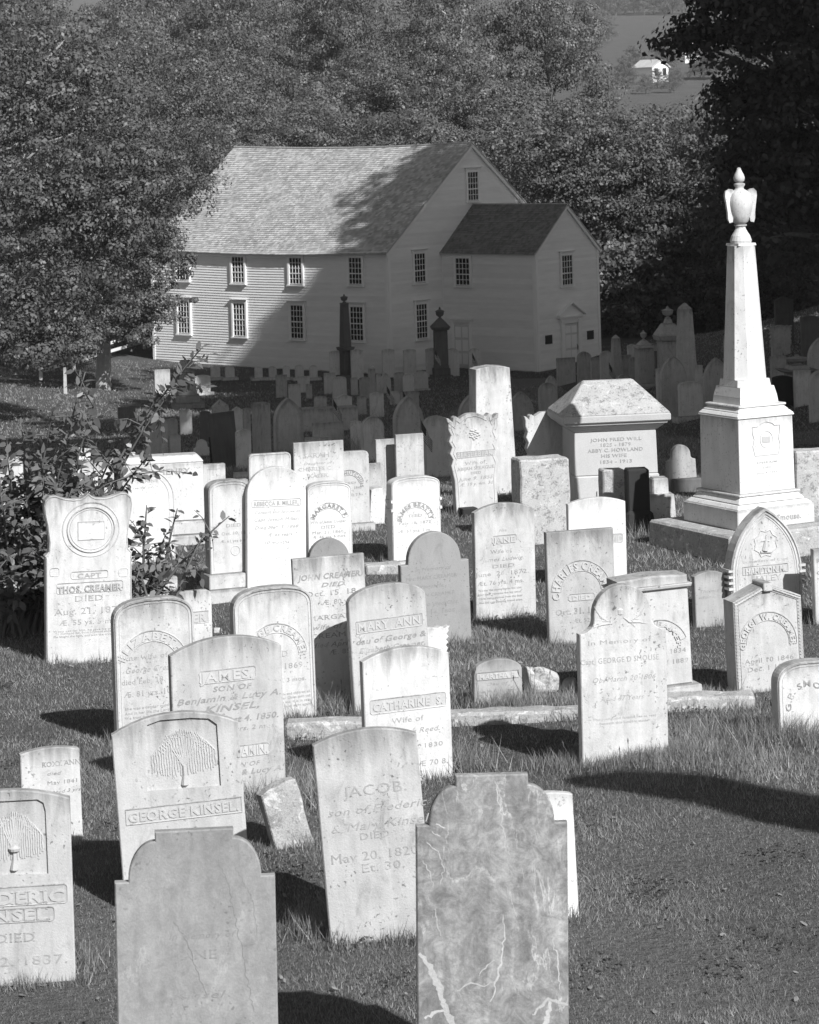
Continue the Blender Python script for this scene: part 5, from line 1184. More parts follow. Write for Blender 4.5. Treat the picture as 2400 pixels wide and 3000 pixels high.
rake(-.14, HE - .11, WW / 2, HR, .045); rake(WW + .14, HE - .11, WW / 2, HR, .045)
rake(A0 - .1, AH - .09, A0 + AW / 2, AR, AL + .045, .14); rake(A0 + AW + .1, AH - .09, A0 + AW / 2, AR, AL + .045, .14)
# shingled roofs: every shingle is cut geometry, joined (thousands)
def shingles(parent, x0, x1, e, r, sagf=None, expo=.135, clipx=None, mat=None):
    """e, r: (y, z) of eave and ridge"""
    E, Rg = Vector((0, e[0], e[1])), Vector((0, r[0], r[1])); d = (Rg - E); L = d.length; d.normalize(); nrm = Vector((1, 0, 0)).cross(d)
    if nrm.z < 0: nrm = -nrm
    rr = np.random.default_rng(int(abs(x0) * 10) + 3); V = []; F = []
    n = int(L / expo) + 1
    for i in range(n):
        s0 = i * expo - .02; s1 = min(s0 + expo + .03, L); x = x0 - rr.random() * .1
        if s1 - s0 < .03: continue
        while x < x1:
            w_ = .09 + rr.random() * .11; xa, xb = max(x, x0), min(x + w_ - .006, x1); x += w_
            if xb - xa < .02: continue
            if clipx and not clipx((xa + xb) / 2, (s0 + s1) / 2): continue
            lift = .022 + rr.random() * .012; j = (rr.random() - .5) * .018; b = len(V)
            for (xx, s_, o) in ((xa, s0 + j, lift), (xb, s0 + j, lift), (xb, s1, .004), (xa, s1, .004), (xa, s0 + j, .0), (xb, s0 + j, .0)):
                p = E + d * s_ + nrm * o; zz = p.z + (sagf(xx) if sagf else 0); V.append((xx, p.y, zz))
            F += [(b, b + 1, b + 2, b + 3), (b + 4, b + 5, b + 1, b)]
    o = link('shingles', fast_mesh('shingles', V, F), mat or SHING, parent); o['kind'] = 'stuff'; return o
def roofdeck(name, x0, x1, e, r, sagf=None, K=14):
    V = []
    for k in range(K + 1):
        x = x0 + (x1 - x0) * k / K; s_ = sagf(x) if sagf else 0; V += [(x, e[0], e[1] - .004 + s_), (x, r[0], r[1] - .004 + s_), (x, r[0], r[1] - .05 + s_), (x, e[0], e[1] - .05 + s_)]
    return MB().add(V, [(k * 4 + i, k * 4 + (i + 1) % 4, k * 4 + 4 + (i + 1) % 4, k * 4 + 4 + i) for k in range(K) for i in range(4)] + [(0, 1, 2, 3), tuple(K * 4 + i for i in range(4))]).build(name, SHING, ch)
er = (-.2, HE - .2 * sl_ + .1); rr_ = (WW / 2, HR + .03)
rf = roofdeck('roof', -LL - .12, .13, er, rr_, sag); shingles(rf, -LL - .12, .13, er, rr_, sag)
er2 = (WW + .2, HE - .2 * sl_ + .1); roofdeck('roof', -LL - .12, .13, er2, rr_, sag)
sagbox('ridge_board', -LL - .12, .13, WW / 2 - .07, WW / 2 + .07, HR + .04, HR + .085, mat=SHING)
ea = (A0 - .15, AH - .15 * asl + .1); ra_ = (A0 + AW / 2, AR + .03)
# annex roof runs back until it meets the main gable
ra = roofdeck('annex_roof', .02, AL + .12, ea, ra_, None, 2); shingles(ra, .03, AL + .12, ea, ra_, mat=SHING2)
ea2 = (A0 + AW + .15, AH - .15 * asl + .1); roofdeck('annex_roof', .02, AL + .12, ea2, ra_, None, 2)
MB().box(.02, AL + .12, A0 + AW / 2 - .05, A0 + AW / 2 + .05, AR + .04, AR + .075).build('ridge_board', SHING, ch)
# windows
PANE = {}
def window(c, along, out, w_, h, cols, rows, split, cap=True):
    """c: centre bottom of glass (local), along/out unit vectors; split = rows in the lower sash"""
    a, o = Vector(along), Vector(out); rt = Matrix((( a.x, o.x, 0, 0), (a.y, o.y, 0, 0), (0, 0, 1, 0), (0, 0, 0, 1)))
    def bx(mb, x0, x1, y0, y1, z0, z1): mb.box(x0, x1, y0, y1, z0, z1)
    fr = MB(); cw = .10
    bx(fr, -w_ / 2 - cw, -w_ / 2, 0, .075, -.04, h + cw * .9); bx(fr, w_ / 2, w_ / 2 + cw, 0, .075, -.04, h + cw * .9); bx(fr, -w_ / 2 - .001, w_ / 2 + .001, 0, .073, h, h + cw * .88)
    win = fr.build('window', TRIM, ch); win.matrix_basis = Matrix.Translation(c) @ rt
    MB().box(-w_ / 2 - cw - .03, w_ / 2 + cw + .03, 0, .11, -.09, -.042).build('sill', TRIM, win)
    if cap: MB().box(-w_ / 2 - cw - .02, w_ / 2 + cw + .02, 0, .09, h + cw, h + cw + .04).frustum(w_ + 2 * cw + .06, .10, w_ + 2 * cw + .14, .15, h + cw + .041, h + cw + .075, 0, .06).build('window_cap', TRIM, win)
    ph = h / rows; pw = w_ / cols; mb = MB()
    for i in range(1, cols): bx(mb, -w_ / 2 + i * pw - .011, -w_ / 2 + i * pw + .011, .026, .050, 0, h)
    for j in range(1, rows):
        t_ = .022 if j == split else .011; bx(mb, -w_ / 2, w_ / 2, .027, .055 if j == split else .049, j * ph - t_, j * ph + t_)
    bx(mb, -w_ / 2, -w_ / 2 + .02, .026, .058, 0, h); bx(mb, w_ / 2 - .02, w_ / 2, .026, .058, 0, h); bx(mb, -w_ / 2, w_ / 2, .026, .057, 0, .025); bx(mb, -w_ / 2, w_ / 2, .026, .057, h - .02, h)
    mb.build('sash', TRIM, win)
    key = (round(pw, 3), round(ph, 3))
    if key not in PANE:
        me = bpy.data.meshes.new('pane'); me.from_pydata([(-pw / 2, 0, -ph / 2), (pw / 2, 0, -ph / 2), (pw / 2, 0, ph / 2), (-pw / 2, 0, ph / 2), (-pw / 2, -.006, -ph / 2), (pw / 2, -.006, -ph / 2), (pw / 2, -.006, ph / 2), (-pw / 2, -.006, ph / 2)], [], [(0, 1, 2, 3), (4, 7, 6, 5), (0, 4, 5, 1), (1, 5, 6, 2), (2, 6, 7, 3), (3, 7, 4, 0)]); me.materials.append(GLASS); PANE[key] = me
    for i in range(cols):
        for j in range(rows):
            o_ = bpy.data.objects.new('pane', PANE[key]); COL.objects.link(o_); o_.parent = win
            o_.location = (-w_ / 2 + (i + .5) * pw, .034, (j + .5) * ph); o_.rotation_euler = ((random.random() - .5) * .02, 0, (random.random() - .5) * .02)
AX, OY = (-1, 0, 0), (0, -1, 0)
for x in (-1.70, -5.04, -8.38, -11.73):
    s_ = sag(x)
    window((x, -.02, 1.40 + s_ * .3), (1, 0, 0), OY, .70, 1.39, 4, 6, 3); window((x, -.02, 3.72 + s_ * .7), (1, 0, 0), OY, .70, 1.10, 4, 5, 2, cap=False)
window((.02, 1.97, 1.37), (0, 1, 0), (1, 0, 0), .68, 1.41, 4, 6, 3); window((.02, 1.94, 3.68), (0, 1, 0), (1, 0, 0), .68, 1.18, 4, 5, 2)
window((.02, 5.52, 6.88), (0, 1, 0), (1, 0, 0), .68, 1.20, 4, 5, 2)
window((1.16, A0 - .02, 3.48), (1, 0, 0), OY, .74, 1.12, 4, 5, 2, cap=False); window((AL + .02, 5.45, 3.42), (0, 1, 0), (1, 0, 0), .70, 1.22, 4, 5, 2)
# side door
dr = MB().box(.60, 1.40, A0 - .045, A0 - .02, .1, 1.85).build('side_door', paint_mat('door_paint', .66), ch)
for k in (0, 1):
    for j in range(3): MB().box(.66 + k * .37, .97 + k * .37, A0 - .058, A0 - .045, .22 + j * .55, .66 + j * .55).build('door_panel', TRIM, dr, bevel=.006)
MB().box(.48, .597, A0 - .07, A0 - .02, .08, 1.95).box(1.403, 1.52, A0 - .07, A0 - .02, .08, 1.95).box(.44, 1.56, A0 - .09, A0 - .02, 1.952, 2.05).box(.40, 1.62, A0 - .14, A0 - .02, 2.052, 2.09).build('door_frame', TRIM, ch)
# front door with pediment
DC = 5.60
fd = MB().box(AL + .02, AL + .045, DC - .44, DC + .44, .1, 1.84).build('front_door', paint_mat('front_door_paint', .62), ch)
for k in (0, 1):
    for z0, z1 in ((.22, .75), (.84, 1.37), (1.45, 1.74)): MB().box(AL + .045, AL + .058, DC - .38 + k * .40, DC - .02 + k * .40, z0, z1).build('door_panel', TRIM, fd, bevel=.006)
MB().tube([(AL + .09, DC + .37, .75), (AL + .10, DC + .37, .88), (AL + .07, DC + .37, .97)], [.015, .018, .012], 6).build('door_handle', BRONZE, fd)
for sd in (-1, 1):
    MB().box(AL + .02, AL + .11, DC + sd * .56 - .1, DC + sd * .56 + .1, .08, 2.0).build('pilaster', TRIM, ch, bevel=.004)
    MB().box(AL + .02, AL + .14, DC + sd * .56 - .12, DC + sd * .56 + .12, 1.93, 1.99).build('pilaster_cap', TRIM, ch)
MB().box(AL + .02, AL + .10, DC - .7, DC + .7, 1.87, 2.10).build('entablature', TRIM, ch)
letters([('1772', 0, 0, .11, {'w': .36})], 0, .004)   # warms the glyph cache
pe = MB(); y0, y1, z0, z1 = DC - .86, DC + .86, 2.102, 2.66
pe.add([(AL + .02, y0, z0 + .06), (AL + .02, y1, z0 + .06), (AL + .02, DC, z1), (AL + .06, y0, z0 + .06), (AL + .06, y1, z0 + .06), (AL + .06, DC, z1)], [(0, 1, 2), (3, 5, 4), (0, 3, 4, 1), (1, 4, 5, 2), (2, 5, 3, 0)])
pe.box(AL + .02, AL + .2, y0 - .03, y1 + .03, z0, z0 + .058); pe.build('pediment', TRIM, ch)
for sd in (-1, 1):
    ya = DC + sd * .91
    MB().add([(AL + .021, ya, z0 + .06), (AL + .021, DC, z1 + .02), (AL + .021, DC, z1 + .09), (AL + .021, ya, z0 + .13), (AL + .2, ya, z0 + .06), (AL + .2, DC, z1 + .02), (AL + .2, DC, z1 + .09), (AL + .2, ya, z0 + .13)],
             [(0, 1, 2, 3), (4, 7, 6, 5), (0, 4, 5, 1), (1, 5, 6, 2), (2, 6, 7, 3), (3, 7, 4, 0)]).build('pediment_cornice', TRIM, ch)
for y, z in ((4.13, 1.30), (6.93, 1.265)):
    MB().box(AL + .022, AL + .055, y - .22, y + .22, z - .18, z + .18).build('plaque', BRONZE, ch, bevel=.006)
MB().frustum(.9, 1.7, .9, 1.7, -.3, .06, AL + .5, DC).build('door_step', MT['rough'], ch, bevel=.02)
# ------------------------------------------------------------------ rail fence left of the meeting house
pts = [at(120, 1098, 106), at(218, 1090, 111), at(319, 1072, 118), at(424, 1055, 125)]
fn = empty('rail_fence', (pts[0].x, pts[0].y, gz(pts[0].x, pts[0].y))); tag(fn, 'white three rail board fence under the trees left of the meeting house', 'fence'); o0 = fn.location.copy()
P3 = [Vector((p.x, p.y, gz(p.x, p.y) - .1)) - o0 for p in pts]
for p in P3: MB().box(p.x - .06, p.x + .06, p.y - .06, p.y + .06, p.z, p.z + 1.35).build('post', TRIM, fn, bevel=.01)
for a, b in zip(P3, P3[1:]):
    d = (b - a); nn = Vector((d.y, -d.x, 0)).normalized() * .07
    for hz_ in (.48, .83, 1.18):
        v = []
        for q in (a, b):
            for oo in (nn, nn * 1.35):
                for zz in (hz_ - .065, hz_ + .065): v.append(tuple(q + oo + Vector((0, 0, zz))))
        MB().add(v, [(0, 1, 5, 4), (2, 3, 7, 6), (0, 2, 6, 4), (1, 3, 7, 5), (0, 1, 3, 2), (4, 5, 7, 6)]).build('rail', TRIM, fn)
p = at(192, 1155, hit(192, 1155)); o = MB().frustum(.13, .13, .10, .10, -.2, .95).build('marker_post', MT['dull'], bevel=.01); o.location = (p.x, p.y, gz(p.x, p.y)); tag(o, 'short leaning white wooden post in the grass at far left', 'post')
# houses on the far hill
def far_house(label, px, py, y, w_, h, d_, yaw):
    p = at(px, py, y); r = empty('far_house', (p.x, y, gz(p.x, y)), (0, 0, R(yaw))); tag(r, label, 'house'); b = max(0, p.z - gz(p.x, y)) 
    wl_ = MB().add([(-w_ / 2, -d_ / 2, -1), (w_ / 2, -d_ / 2, -1), (w_ / 2, d_ / 2, -1), (-w_ / 2, d_ / 2, -1), (-w_ / 2, -d_ / 2, h), (w_ / 2, -d_ / 2, h), (w_ / 2, d_ / 2, h), (-w_ / 2, d_ / 2, h), (0, -d_ / 2, h * 1.45), (0, d_ / 2, h * 1.45)],
               [(0, 1, 5, 8, 4), (1, 2, 6, 5), (2, 3, 7, 9, 6), (3, 0, 4, 7)]).build('wall', TRIM, r)
    for sd in (-1, 1):
        MB().add([(0, -d_ / 2 - .3, h * 1.45 + .12), (0, d_ / 2 + .3, h * 1.45 + .12), (sd * (w_ / 2 + .3), d_ / 2 + .3, h - .05), (sd * (w_ / 2 + .3), -d_ / 2 - .3, h - .05), (0, -d_ / 2 - .3, h * 1.45 - .08), (0, d_ / 2 + .3, h * 1.45 - .08), (sd * (w_ / 2 + .3), d_ / 2 + .3, h - .25), (sd * (w_ / 2 + .3), -d_ / 2 - .3, h - .25)],
                 [(0, 1, 2, 3), (4, 5, 6, 7), (0, 3, 7, 4), (1, 2, 6, 5), (3, 2, 6, 7)]).build('roof', SHING, r)
    for q in (-1, 1): MB().box(q * w_ * .25 - .4, q * w_ * .25 + .4, -d_ / 2 - .06, -d_ / 2 - .01, h * .4, h * .4 + 1.3).build('window', GLASS, r)
far_house('far white house at the edge of the hillside field, lower one', 1908, 232, 470, 3.6, 2.6, 5, 35)
far_house('second far white house higher among trees, half hidden by dark branches', 2008, 180, 520, 3.6, 3.0, 5, 30)
# ------------------------------------------------------------------ trees
LEAFQ = np.array([(-.5, 0, 0), (0, -.32, .04), (.5, 0, -.06), (0, .32, .04)])
def leaves(cents, rads, per, size, r, flat=.7, quad=LEAFQ, updome=.35):
    """leaf quads in tufts: positions on the outer part of each tuft, facing outwards and up"""
    cents = np.asarray(cents, float); rads = np.asarray(rads, float); n = len(cents) * per
    c = np.repeat(cents, per, 0); rd = np.repeat(rads, per)
    d = r.normal(size=(n, 3)); d[:, 2] = d[:, 2] * .8 + updome; d /= np.linalg.norm(d, axis=1)[:, None]
    rr = rd * (1 - .45 * r.random(n) ** 2)
    p = c + d * rr[:, None] * np.array([1, 1, flat])
    nrm = d * 1.0 + r.normal(size=(n, 3)) * .24 + np.array([0, 0, .22]); nrm /= np.linalg.norm(nrm, axis=1)[:, None]
    t = r.normal(size=(n, 3)); t -= nrm * (t * nrm).sum(1)[:, None]; t /= np.linalg.norm(t, axis=1)[:, None]; b = np.cross(nrm, t)
    s = size * (.6 + .8 * r.random(n)); q = len(quad)
    V = p[:, None, :] + s[:, None, None] * (quad[None, :, 0, None] * t[:, None] + quad[None, :, 1, None] * b[:, None] + quad[None, :, 2, None] * nrm[:, None])
    return V.reshape(-1, 3)
def crown_points(ells, r, jitter=.25):
    """tufts spread over each ellipsoid: spaced apart on the outside, a few within"""
    C, Rd = [], []
    for (cx, cy, cz, rx, ry, rz, n, cr) in ells:
        pts = []; m = max(n * 4, 8); d = r.normal(size=(m, 3)); d[:, 2] += .25; d /= np.linalg.norm(d, axis=1)[:, None]
        k = np.where(r.random(m) < .72, .88 + .16 * r.random(m), .35 + .5 * r.random(m)); P = d * k[:, None] * np.array([rx, ry, rz])
        for q in P:
            if len(pts) >= n: break
            if all(((q - a) ** 2).sum() > (cr * 1.15) ** 2 for a in pts): pts.append(q)
        for q in P[::-1][:max(0, n - len(pts))]: pts.append(q * .8)
        C.append(np.array([cx, cy, cz]) + np.array(pts)); Rd.append(cr * (.7 + .6 * r.random(len(pts))))
    return np.concatenate(C), np.concatenate(Rd)
def tree_parts(ells, H, seed, per, size, lmat, bmat, trunk_r=.22, limbs=16, flat=.62):
    r = np.random.default_rng(seed); C, Rd = crown_points(ells, r)
    V = leaves(C, Rd, per, size, r, flat); F = np.arange(len(V), dtype=np.int32).reshape(-1, 4)
    cm = fast_mesh('crown', V, F); cm.materials.append(lmat)
    mb = MB(); cz = ells[0][2]
    tp = [(0, 0, -.3), (.1, .05, H * .2), (-.05, .1, H * .4), (.1, 0, H * .6), (.0, .1, H * .74)]
    mb.tube(tp, [trunk_r * 1.25, trunk_r, trunk_r * .75, trunk_r * .45, .03], 9)
    for i in r.permutation(len(C))[:limbs]:
        c = C[i]; z0 = min(max(c[2] - .35 * math.hypot(c[0], c[1]) - 1.0, H * .18), H * .7); k = z0 / H; st_ = Vector((0, 0, z0)); e = Vector(c)
        m1 = st_.lerp(e, .4) + Vector((0, 0, .3)); m2 = st_.lerp(e, .75) + Vector((r.normal() * .15, r.normal() * .15, .25))
        mb.tube([st_, m1, m2, e], [trunk_r * .45 * (1 - k * .5), trunk_r * .3, trunk_r * .17, .02], 6)
    me = bpy.data.meshes.new('trunk'); me.from_pydata(mb.v, [], mb.f); me.materials.append(bmat); me.update()
    return cm, me
def plant_tree(parts, loc, label, cat='tree', group=None, rot=0, scale=1.0, name='deciduous_tree', sxy=1.0):
    r = empty(name, loc, (0, 0, rot)); r.scale = (scale * sxy, scale * sxy, scale); tag(r, label, cat, group)
    link('crown', parts[0], None, r); link('trunk', parts[1], None, r); return r
def ellset(rx, rz, H, n, cr, r):
    base = [(0, 0, H - rz * 1.1, rx * .52, rx * .52, rz * .8, int(n * .16), cr)]
    for i in range(15):
        a = i * 2.4 + r.random() * .5; u = (i + .5) / 15; z = H - rz * (.22 + 1.5 * u); q = rx * (.18 + .56 * math.sin(min(1.57, u * 1.9 + .15)))
        s_ = .30 + .12 * r.random(); base.append((math.cos(a) * q, math.sin(a) * q, z, rx * s_, rx * s_, rz * (.13 + .05 * r.random()), int(n * .062), cr * .85))
    return base
rt_ = np.random.default_rng(11); PROTO = []
for i in range(5):
    H = 12.0; PROTO.append(tree_parts(ellset(3.9 + .3 * (i % 2), 5.6, H, 210, .86, rt_), H, 20 + i, 230, .12, LEAF, BARK_PALE if i == 1 else BARK, limbs=16, flat=.55))
LOW = tree_parts(ellset(3.6, 4.6, 9.0, 170, .8, rt_), 9.0, 40, 70, .18, LEAF, BARK)
# wood behind the meeting house, row by row
k = 0
WG = 'trees of the wood behind the meeting house'
rows = [(131, 10.5, 12.0, 4.6), (141, 12.5, 14.5, 5.2), (153, 14.0, 16.5, 5.8), (167, 16.5, 18.5, 6.4), (183, 18.0, 22.4, 7.4), (200, 20.0, 23.0, 8.4)]
nm = ['front row', 'second row', 'third row', 'fourth row', 'fifth row', 'back row']
ORD = 'leftmost,second,third,fourth,fifth,sixth,seventh,eighth,ninth,tenth,eleventh,twelfth,thirteenth,fourteenth,fifteenth,sixteenth'.split(',')
for ri, (y, h0, h1, dx) in enumerate(rows):
    x = -.18 * y; c = 0
    while x < .18 * y:
        xx = x + (rt_.random() - .5) * 1.6; yy = y + (rt_.random() - .5) * 5; px = 1200 + xx / yy * FP
        H = h0 + rt_.random() * (h1 - h0)
        if px > 1640: H = min(H, (EYE + (CY - 270 - (px > 1780) * 85) / FP * yy) - gz(xx, yy) + (px > 2260) * 20)
        if px > 2260: H = h0 + 3
        if ri == 0 and -12 < xx < 4.5 and yy < 134: yy += 3.5
        lb = f'{ORD[min(c, 15)]} tree from the left in the {nm[ri]} of the wood, leafy domed crown'
        plant_tree(PROTO[k % 5], (xx, yy, gz(xx, yy)), lb, group=WG, rot=rt_.random() * 6.28, scale=H / 12.0, sxy=min(1.1, 12.0 / H * 1.12)); k += 1; c += 1
        x += dx * (.85 + .3 * rt_.random())
# understorey shrubs filling the foot of the wood
USH = tree_parts([(0, 0, 1.6, 2.2, 2.2, 1.7, 60, .6)], 3.0, 60, 70, .17, LEAF, BARK, .08, 8)
for i, (xx, yy) in enumerate([(-17, 112), (-14.5, 121), (-19, 121), (-16, 128), (8, 133), (12, 130), (15, 126), (10, 126), (19, 124), (-13, 131)]):
    plant_tree(USH, (xx, yy, gz(xx, yy)), f'low undergrowth clump {ORD[i]} at the foot of the wood ' + ('left' if xx < 0 else 'right') + ' of the meeting house', 'shrub', 'undergrowth at the foot of the wood', rot=i, scale=1 + .3 * (i % 3), name='shrub')
# maple in front of the left end of the meeting house, its lowest boughs over the wall
def ell_px(px, py, y, rpx, rpz, ry, n, cr, org):
    p = at(px, py, y); return (p.x - org[0], p.y - org[1], p.z - org[2], rpx / FP * y, ry, rpz / FP * y, n, cr)
mx, my = at(300, 1080, 104).x, 104.0; org = (mx, my, gz(mx, my))
E_ = [ell_px(390, 330, 104, 300, 230, 3.4, 130, .7, org), ell_px(300, 560, 103, 300, 200, 3.4, 130, .7, org), ell_px(210, 800, 103, 300, 200, 3.2, 110, .7, org), ell_px(470, 480, 104, 190, 130, 2.0, 50, .6, org),
      ell_px(490, 770, 102.5, 80, 55, .9, 16, .42, org), ell_px(440, 900, 102.5, 90, 60, .9, 18, .42, org), ell_px(410, 700, 103, 110, 70, 1.2, 22, .5, org), ell_px(300, 945, 103, 150, 45, 1.6, 26, .45, org), ell_px(130, 1010, 101, 120, 70, 1.6, 40, .5, org), ell_px(240, 1010, 101, 60, 40, 1.0, 12, .4, org), ell_px(570, 880, 102.5, 10, 10, .3, 1, .25, org), ell_px(395, 985, 102.5, 60, 40, .8, 8, .35, org)]
plant_tree(tree_parts(E_, 11.5, 71, 170, .105, LEAF, BARK_PALE, .25, 34), org, 'big maple whose boughs overlap the left end of the meeting house roof and wall', name='maple_tree')
# nearer tree at the upper left with bare pale limbs
mx, my = at(-60, 1200, 78).x, 78.0; org = (mx, my, gz(mx, my))
E_ = [ell_px(120, 420, 78, 330, 260, 2.6, 130, .62, org), ell_px(90, 760, 77, 290, 220, 2.6, 110, .62, org), ell_px(330, 560, 77, 170, 150, 1.8, 40, .55, org), ell_px(40, 200, 78, 260, 180, 2.4, 60, .6, org), ell_px(50, 990, 76, 120, 60, 1.4, 24, .42, org)]
plant_tree(tree_parts(E_, 10.2, 72, 150, .115, LEAF, BARK_PALE, .2, 40), org, 'nearer leafy tree with bare pale limbs filling the upper left of the picture', name='maple_tree')
# right side: large dark trees in the shade and a tree line beyond
def big(label, px, y, tops, mat, seed, sizes=.2, per=80, tr=.35):
    x = at(px, 1000, y).x; org = (x, y, gz(x, y)); E = [ell_px(a, b, y, c, d, e, n, .85, org) for a, b, c, d, e, n in tops]
    H = max(e[2] + e[5] * .7 for e in E); plant_tree(tree_parts(E, H, seed, per, sizes, mat, BARK, tr, 30, .5), org, label, name='shade_tree')
DK = leaf_mat('shade_darkened_leaves', .075)  # shade on the right-hand trees put into a darker leaf colour
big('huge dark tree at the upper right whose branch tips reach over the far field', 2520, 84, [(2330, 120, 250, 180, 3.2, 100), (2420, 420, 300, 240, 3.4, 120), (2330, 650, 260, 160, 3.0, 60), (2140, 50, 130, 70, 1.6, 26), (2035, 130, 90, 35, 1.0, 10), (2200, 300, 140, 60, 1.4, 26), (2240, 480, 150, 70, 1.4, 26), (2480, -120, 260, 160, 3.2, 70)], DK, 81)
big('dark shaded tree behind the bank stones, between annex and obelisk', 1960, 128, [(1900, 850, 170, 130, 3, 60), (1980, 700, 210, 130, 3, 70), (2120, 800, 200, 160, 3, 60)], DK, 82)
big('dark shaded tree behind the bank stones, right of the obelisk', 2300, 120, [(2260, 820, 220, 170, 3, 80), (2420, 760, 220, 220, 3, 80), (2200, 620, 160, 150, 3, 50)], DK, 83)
big('leafy tree rising just behind the annex roof', 1760, 129, [(1700, 520, 190, 150, 3, 80), (1830, 560, 180, 130, 3, 70), (1600, 430, 170, 120, 3, 60), (1960, 480, 170, 150, 3, 60)], LEAF, 84, .17)
big('leafy tree right of the wood standing below the far field', 2020, 138, [(1950, 440, 190, 120, 3.4, 80), (2110, 440, 190, 150, 3.4, 80), (1790, 400, 150, 90, 3, 50)], LEAF, 85, .17)
# trees outside the picture on the right that throw their shade across the hollow and the meeting house
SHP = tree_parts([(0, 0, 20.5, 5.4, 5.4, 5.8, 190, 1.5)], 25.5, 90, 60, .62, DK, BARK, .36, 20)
OFF = [(10, 20.5, 1), (17, 20.5, 1), (24, 21, 1), (31, 22, 1), (8.5, 36, .95), (15, 36, .95), (22, 37, .95), (29, 38, 1), (10.5, 52, .88), (16.5, 52, .95), (23, 53, .95), (30, 54, 1),
       (13, 68, .92), (19.5, 68, .98), (26, 69, 1), (14, 82, 1), (20.5, 82, 1), (27, 84, 1), (16.5, 93, .95), (23, 94, .9), (30, 96, .9), (27, 107, .72), (34, 110, .72)]
for i, (xx, yy, s_) in enumerate(OFF):
    plant_tree(SHP, (xx, yy, gz(xx, yy)), f'tall dark shade tree beyond the right edge, {ORD[i % 4]} outward in the {ORD[1:][i // 4] if i > 3 else chr(110)+"earest"} rank', group='row of shade trees beyond the right edge', rot=i * 1.3, scale=s_, name='shade_tree')
mb = MB(); g0 = gz(9.6, 9.9)
o = MB().tube([(9.6, 9.9, g0 - .3), (9.55, 9.9, g0 + 2.5), (9.4, 9.95, g0 + 4.6), (9.3, 10, g0 + 5.6)], [.55, .45, .4, .25], 12).build('trunk', BARK)
sn = empty('added_shadow_tree', (0, 0, 0)); tag(sn, 'unseen bare tree added beyond the right edge, its level bough casting the lawn shadow', 'tree'); o.parent = sn  # unseen tree added and shaped to cast the long shadow on the lawn
u_ = Vector((-.574 / .7813 * .788, .819 / .7813 * .788, 0))
def over(px, py, hgt):   # the point `hgt` above the lawn along the sun's ray from a lawn point
    y = hit(px, py); q = at(px, py, y); return q + S * (hgt / S.z)
pl = [over(1690, 2300, 5.0), over(1850, 2302, 5.1), over(2050, 2325, 5.2), over(2250, 2365, 5.3), over(2420, 2395, 5.3)]
pl.append(Vector((9.35, 9.95, g0 + 5.0)))
MB().tube(pl, [.10, .20, .25, .29, .30, .34], 12).build('limb', BARK, sn)
# trees on the far hill around the field and houses
for i, (px, y, H) in enumerate([(1700, 560, 9), (1740, 560, 9), (1770, 600, 8), (1830, 455, 5.5), (1858, 490, 5.6), (1962, 440, 3.6), (1985, 455, 3.4), (2060, 470, 7), (2100, 470, 8), (1890, 440, 3.4), (1925, 452, 3.6), (1950, 500, 7), (1935, 480, 4.6)] + [(1640 + 28 * j, 820 + (j % 3) * 12, 11) for j in range(14)]):
    x = at(px, 200, y).x; plant_tree(LOW, (x, y, gz(x, y)), ('tree in the dark line above the open far field, ' + ORD[i - 12] + ' from the left' if y > 700 else ORD[i] + ' low tree around the two far white houses'), group='trees on the far hill', rot=i, scale=H / 9, name='far_tree')

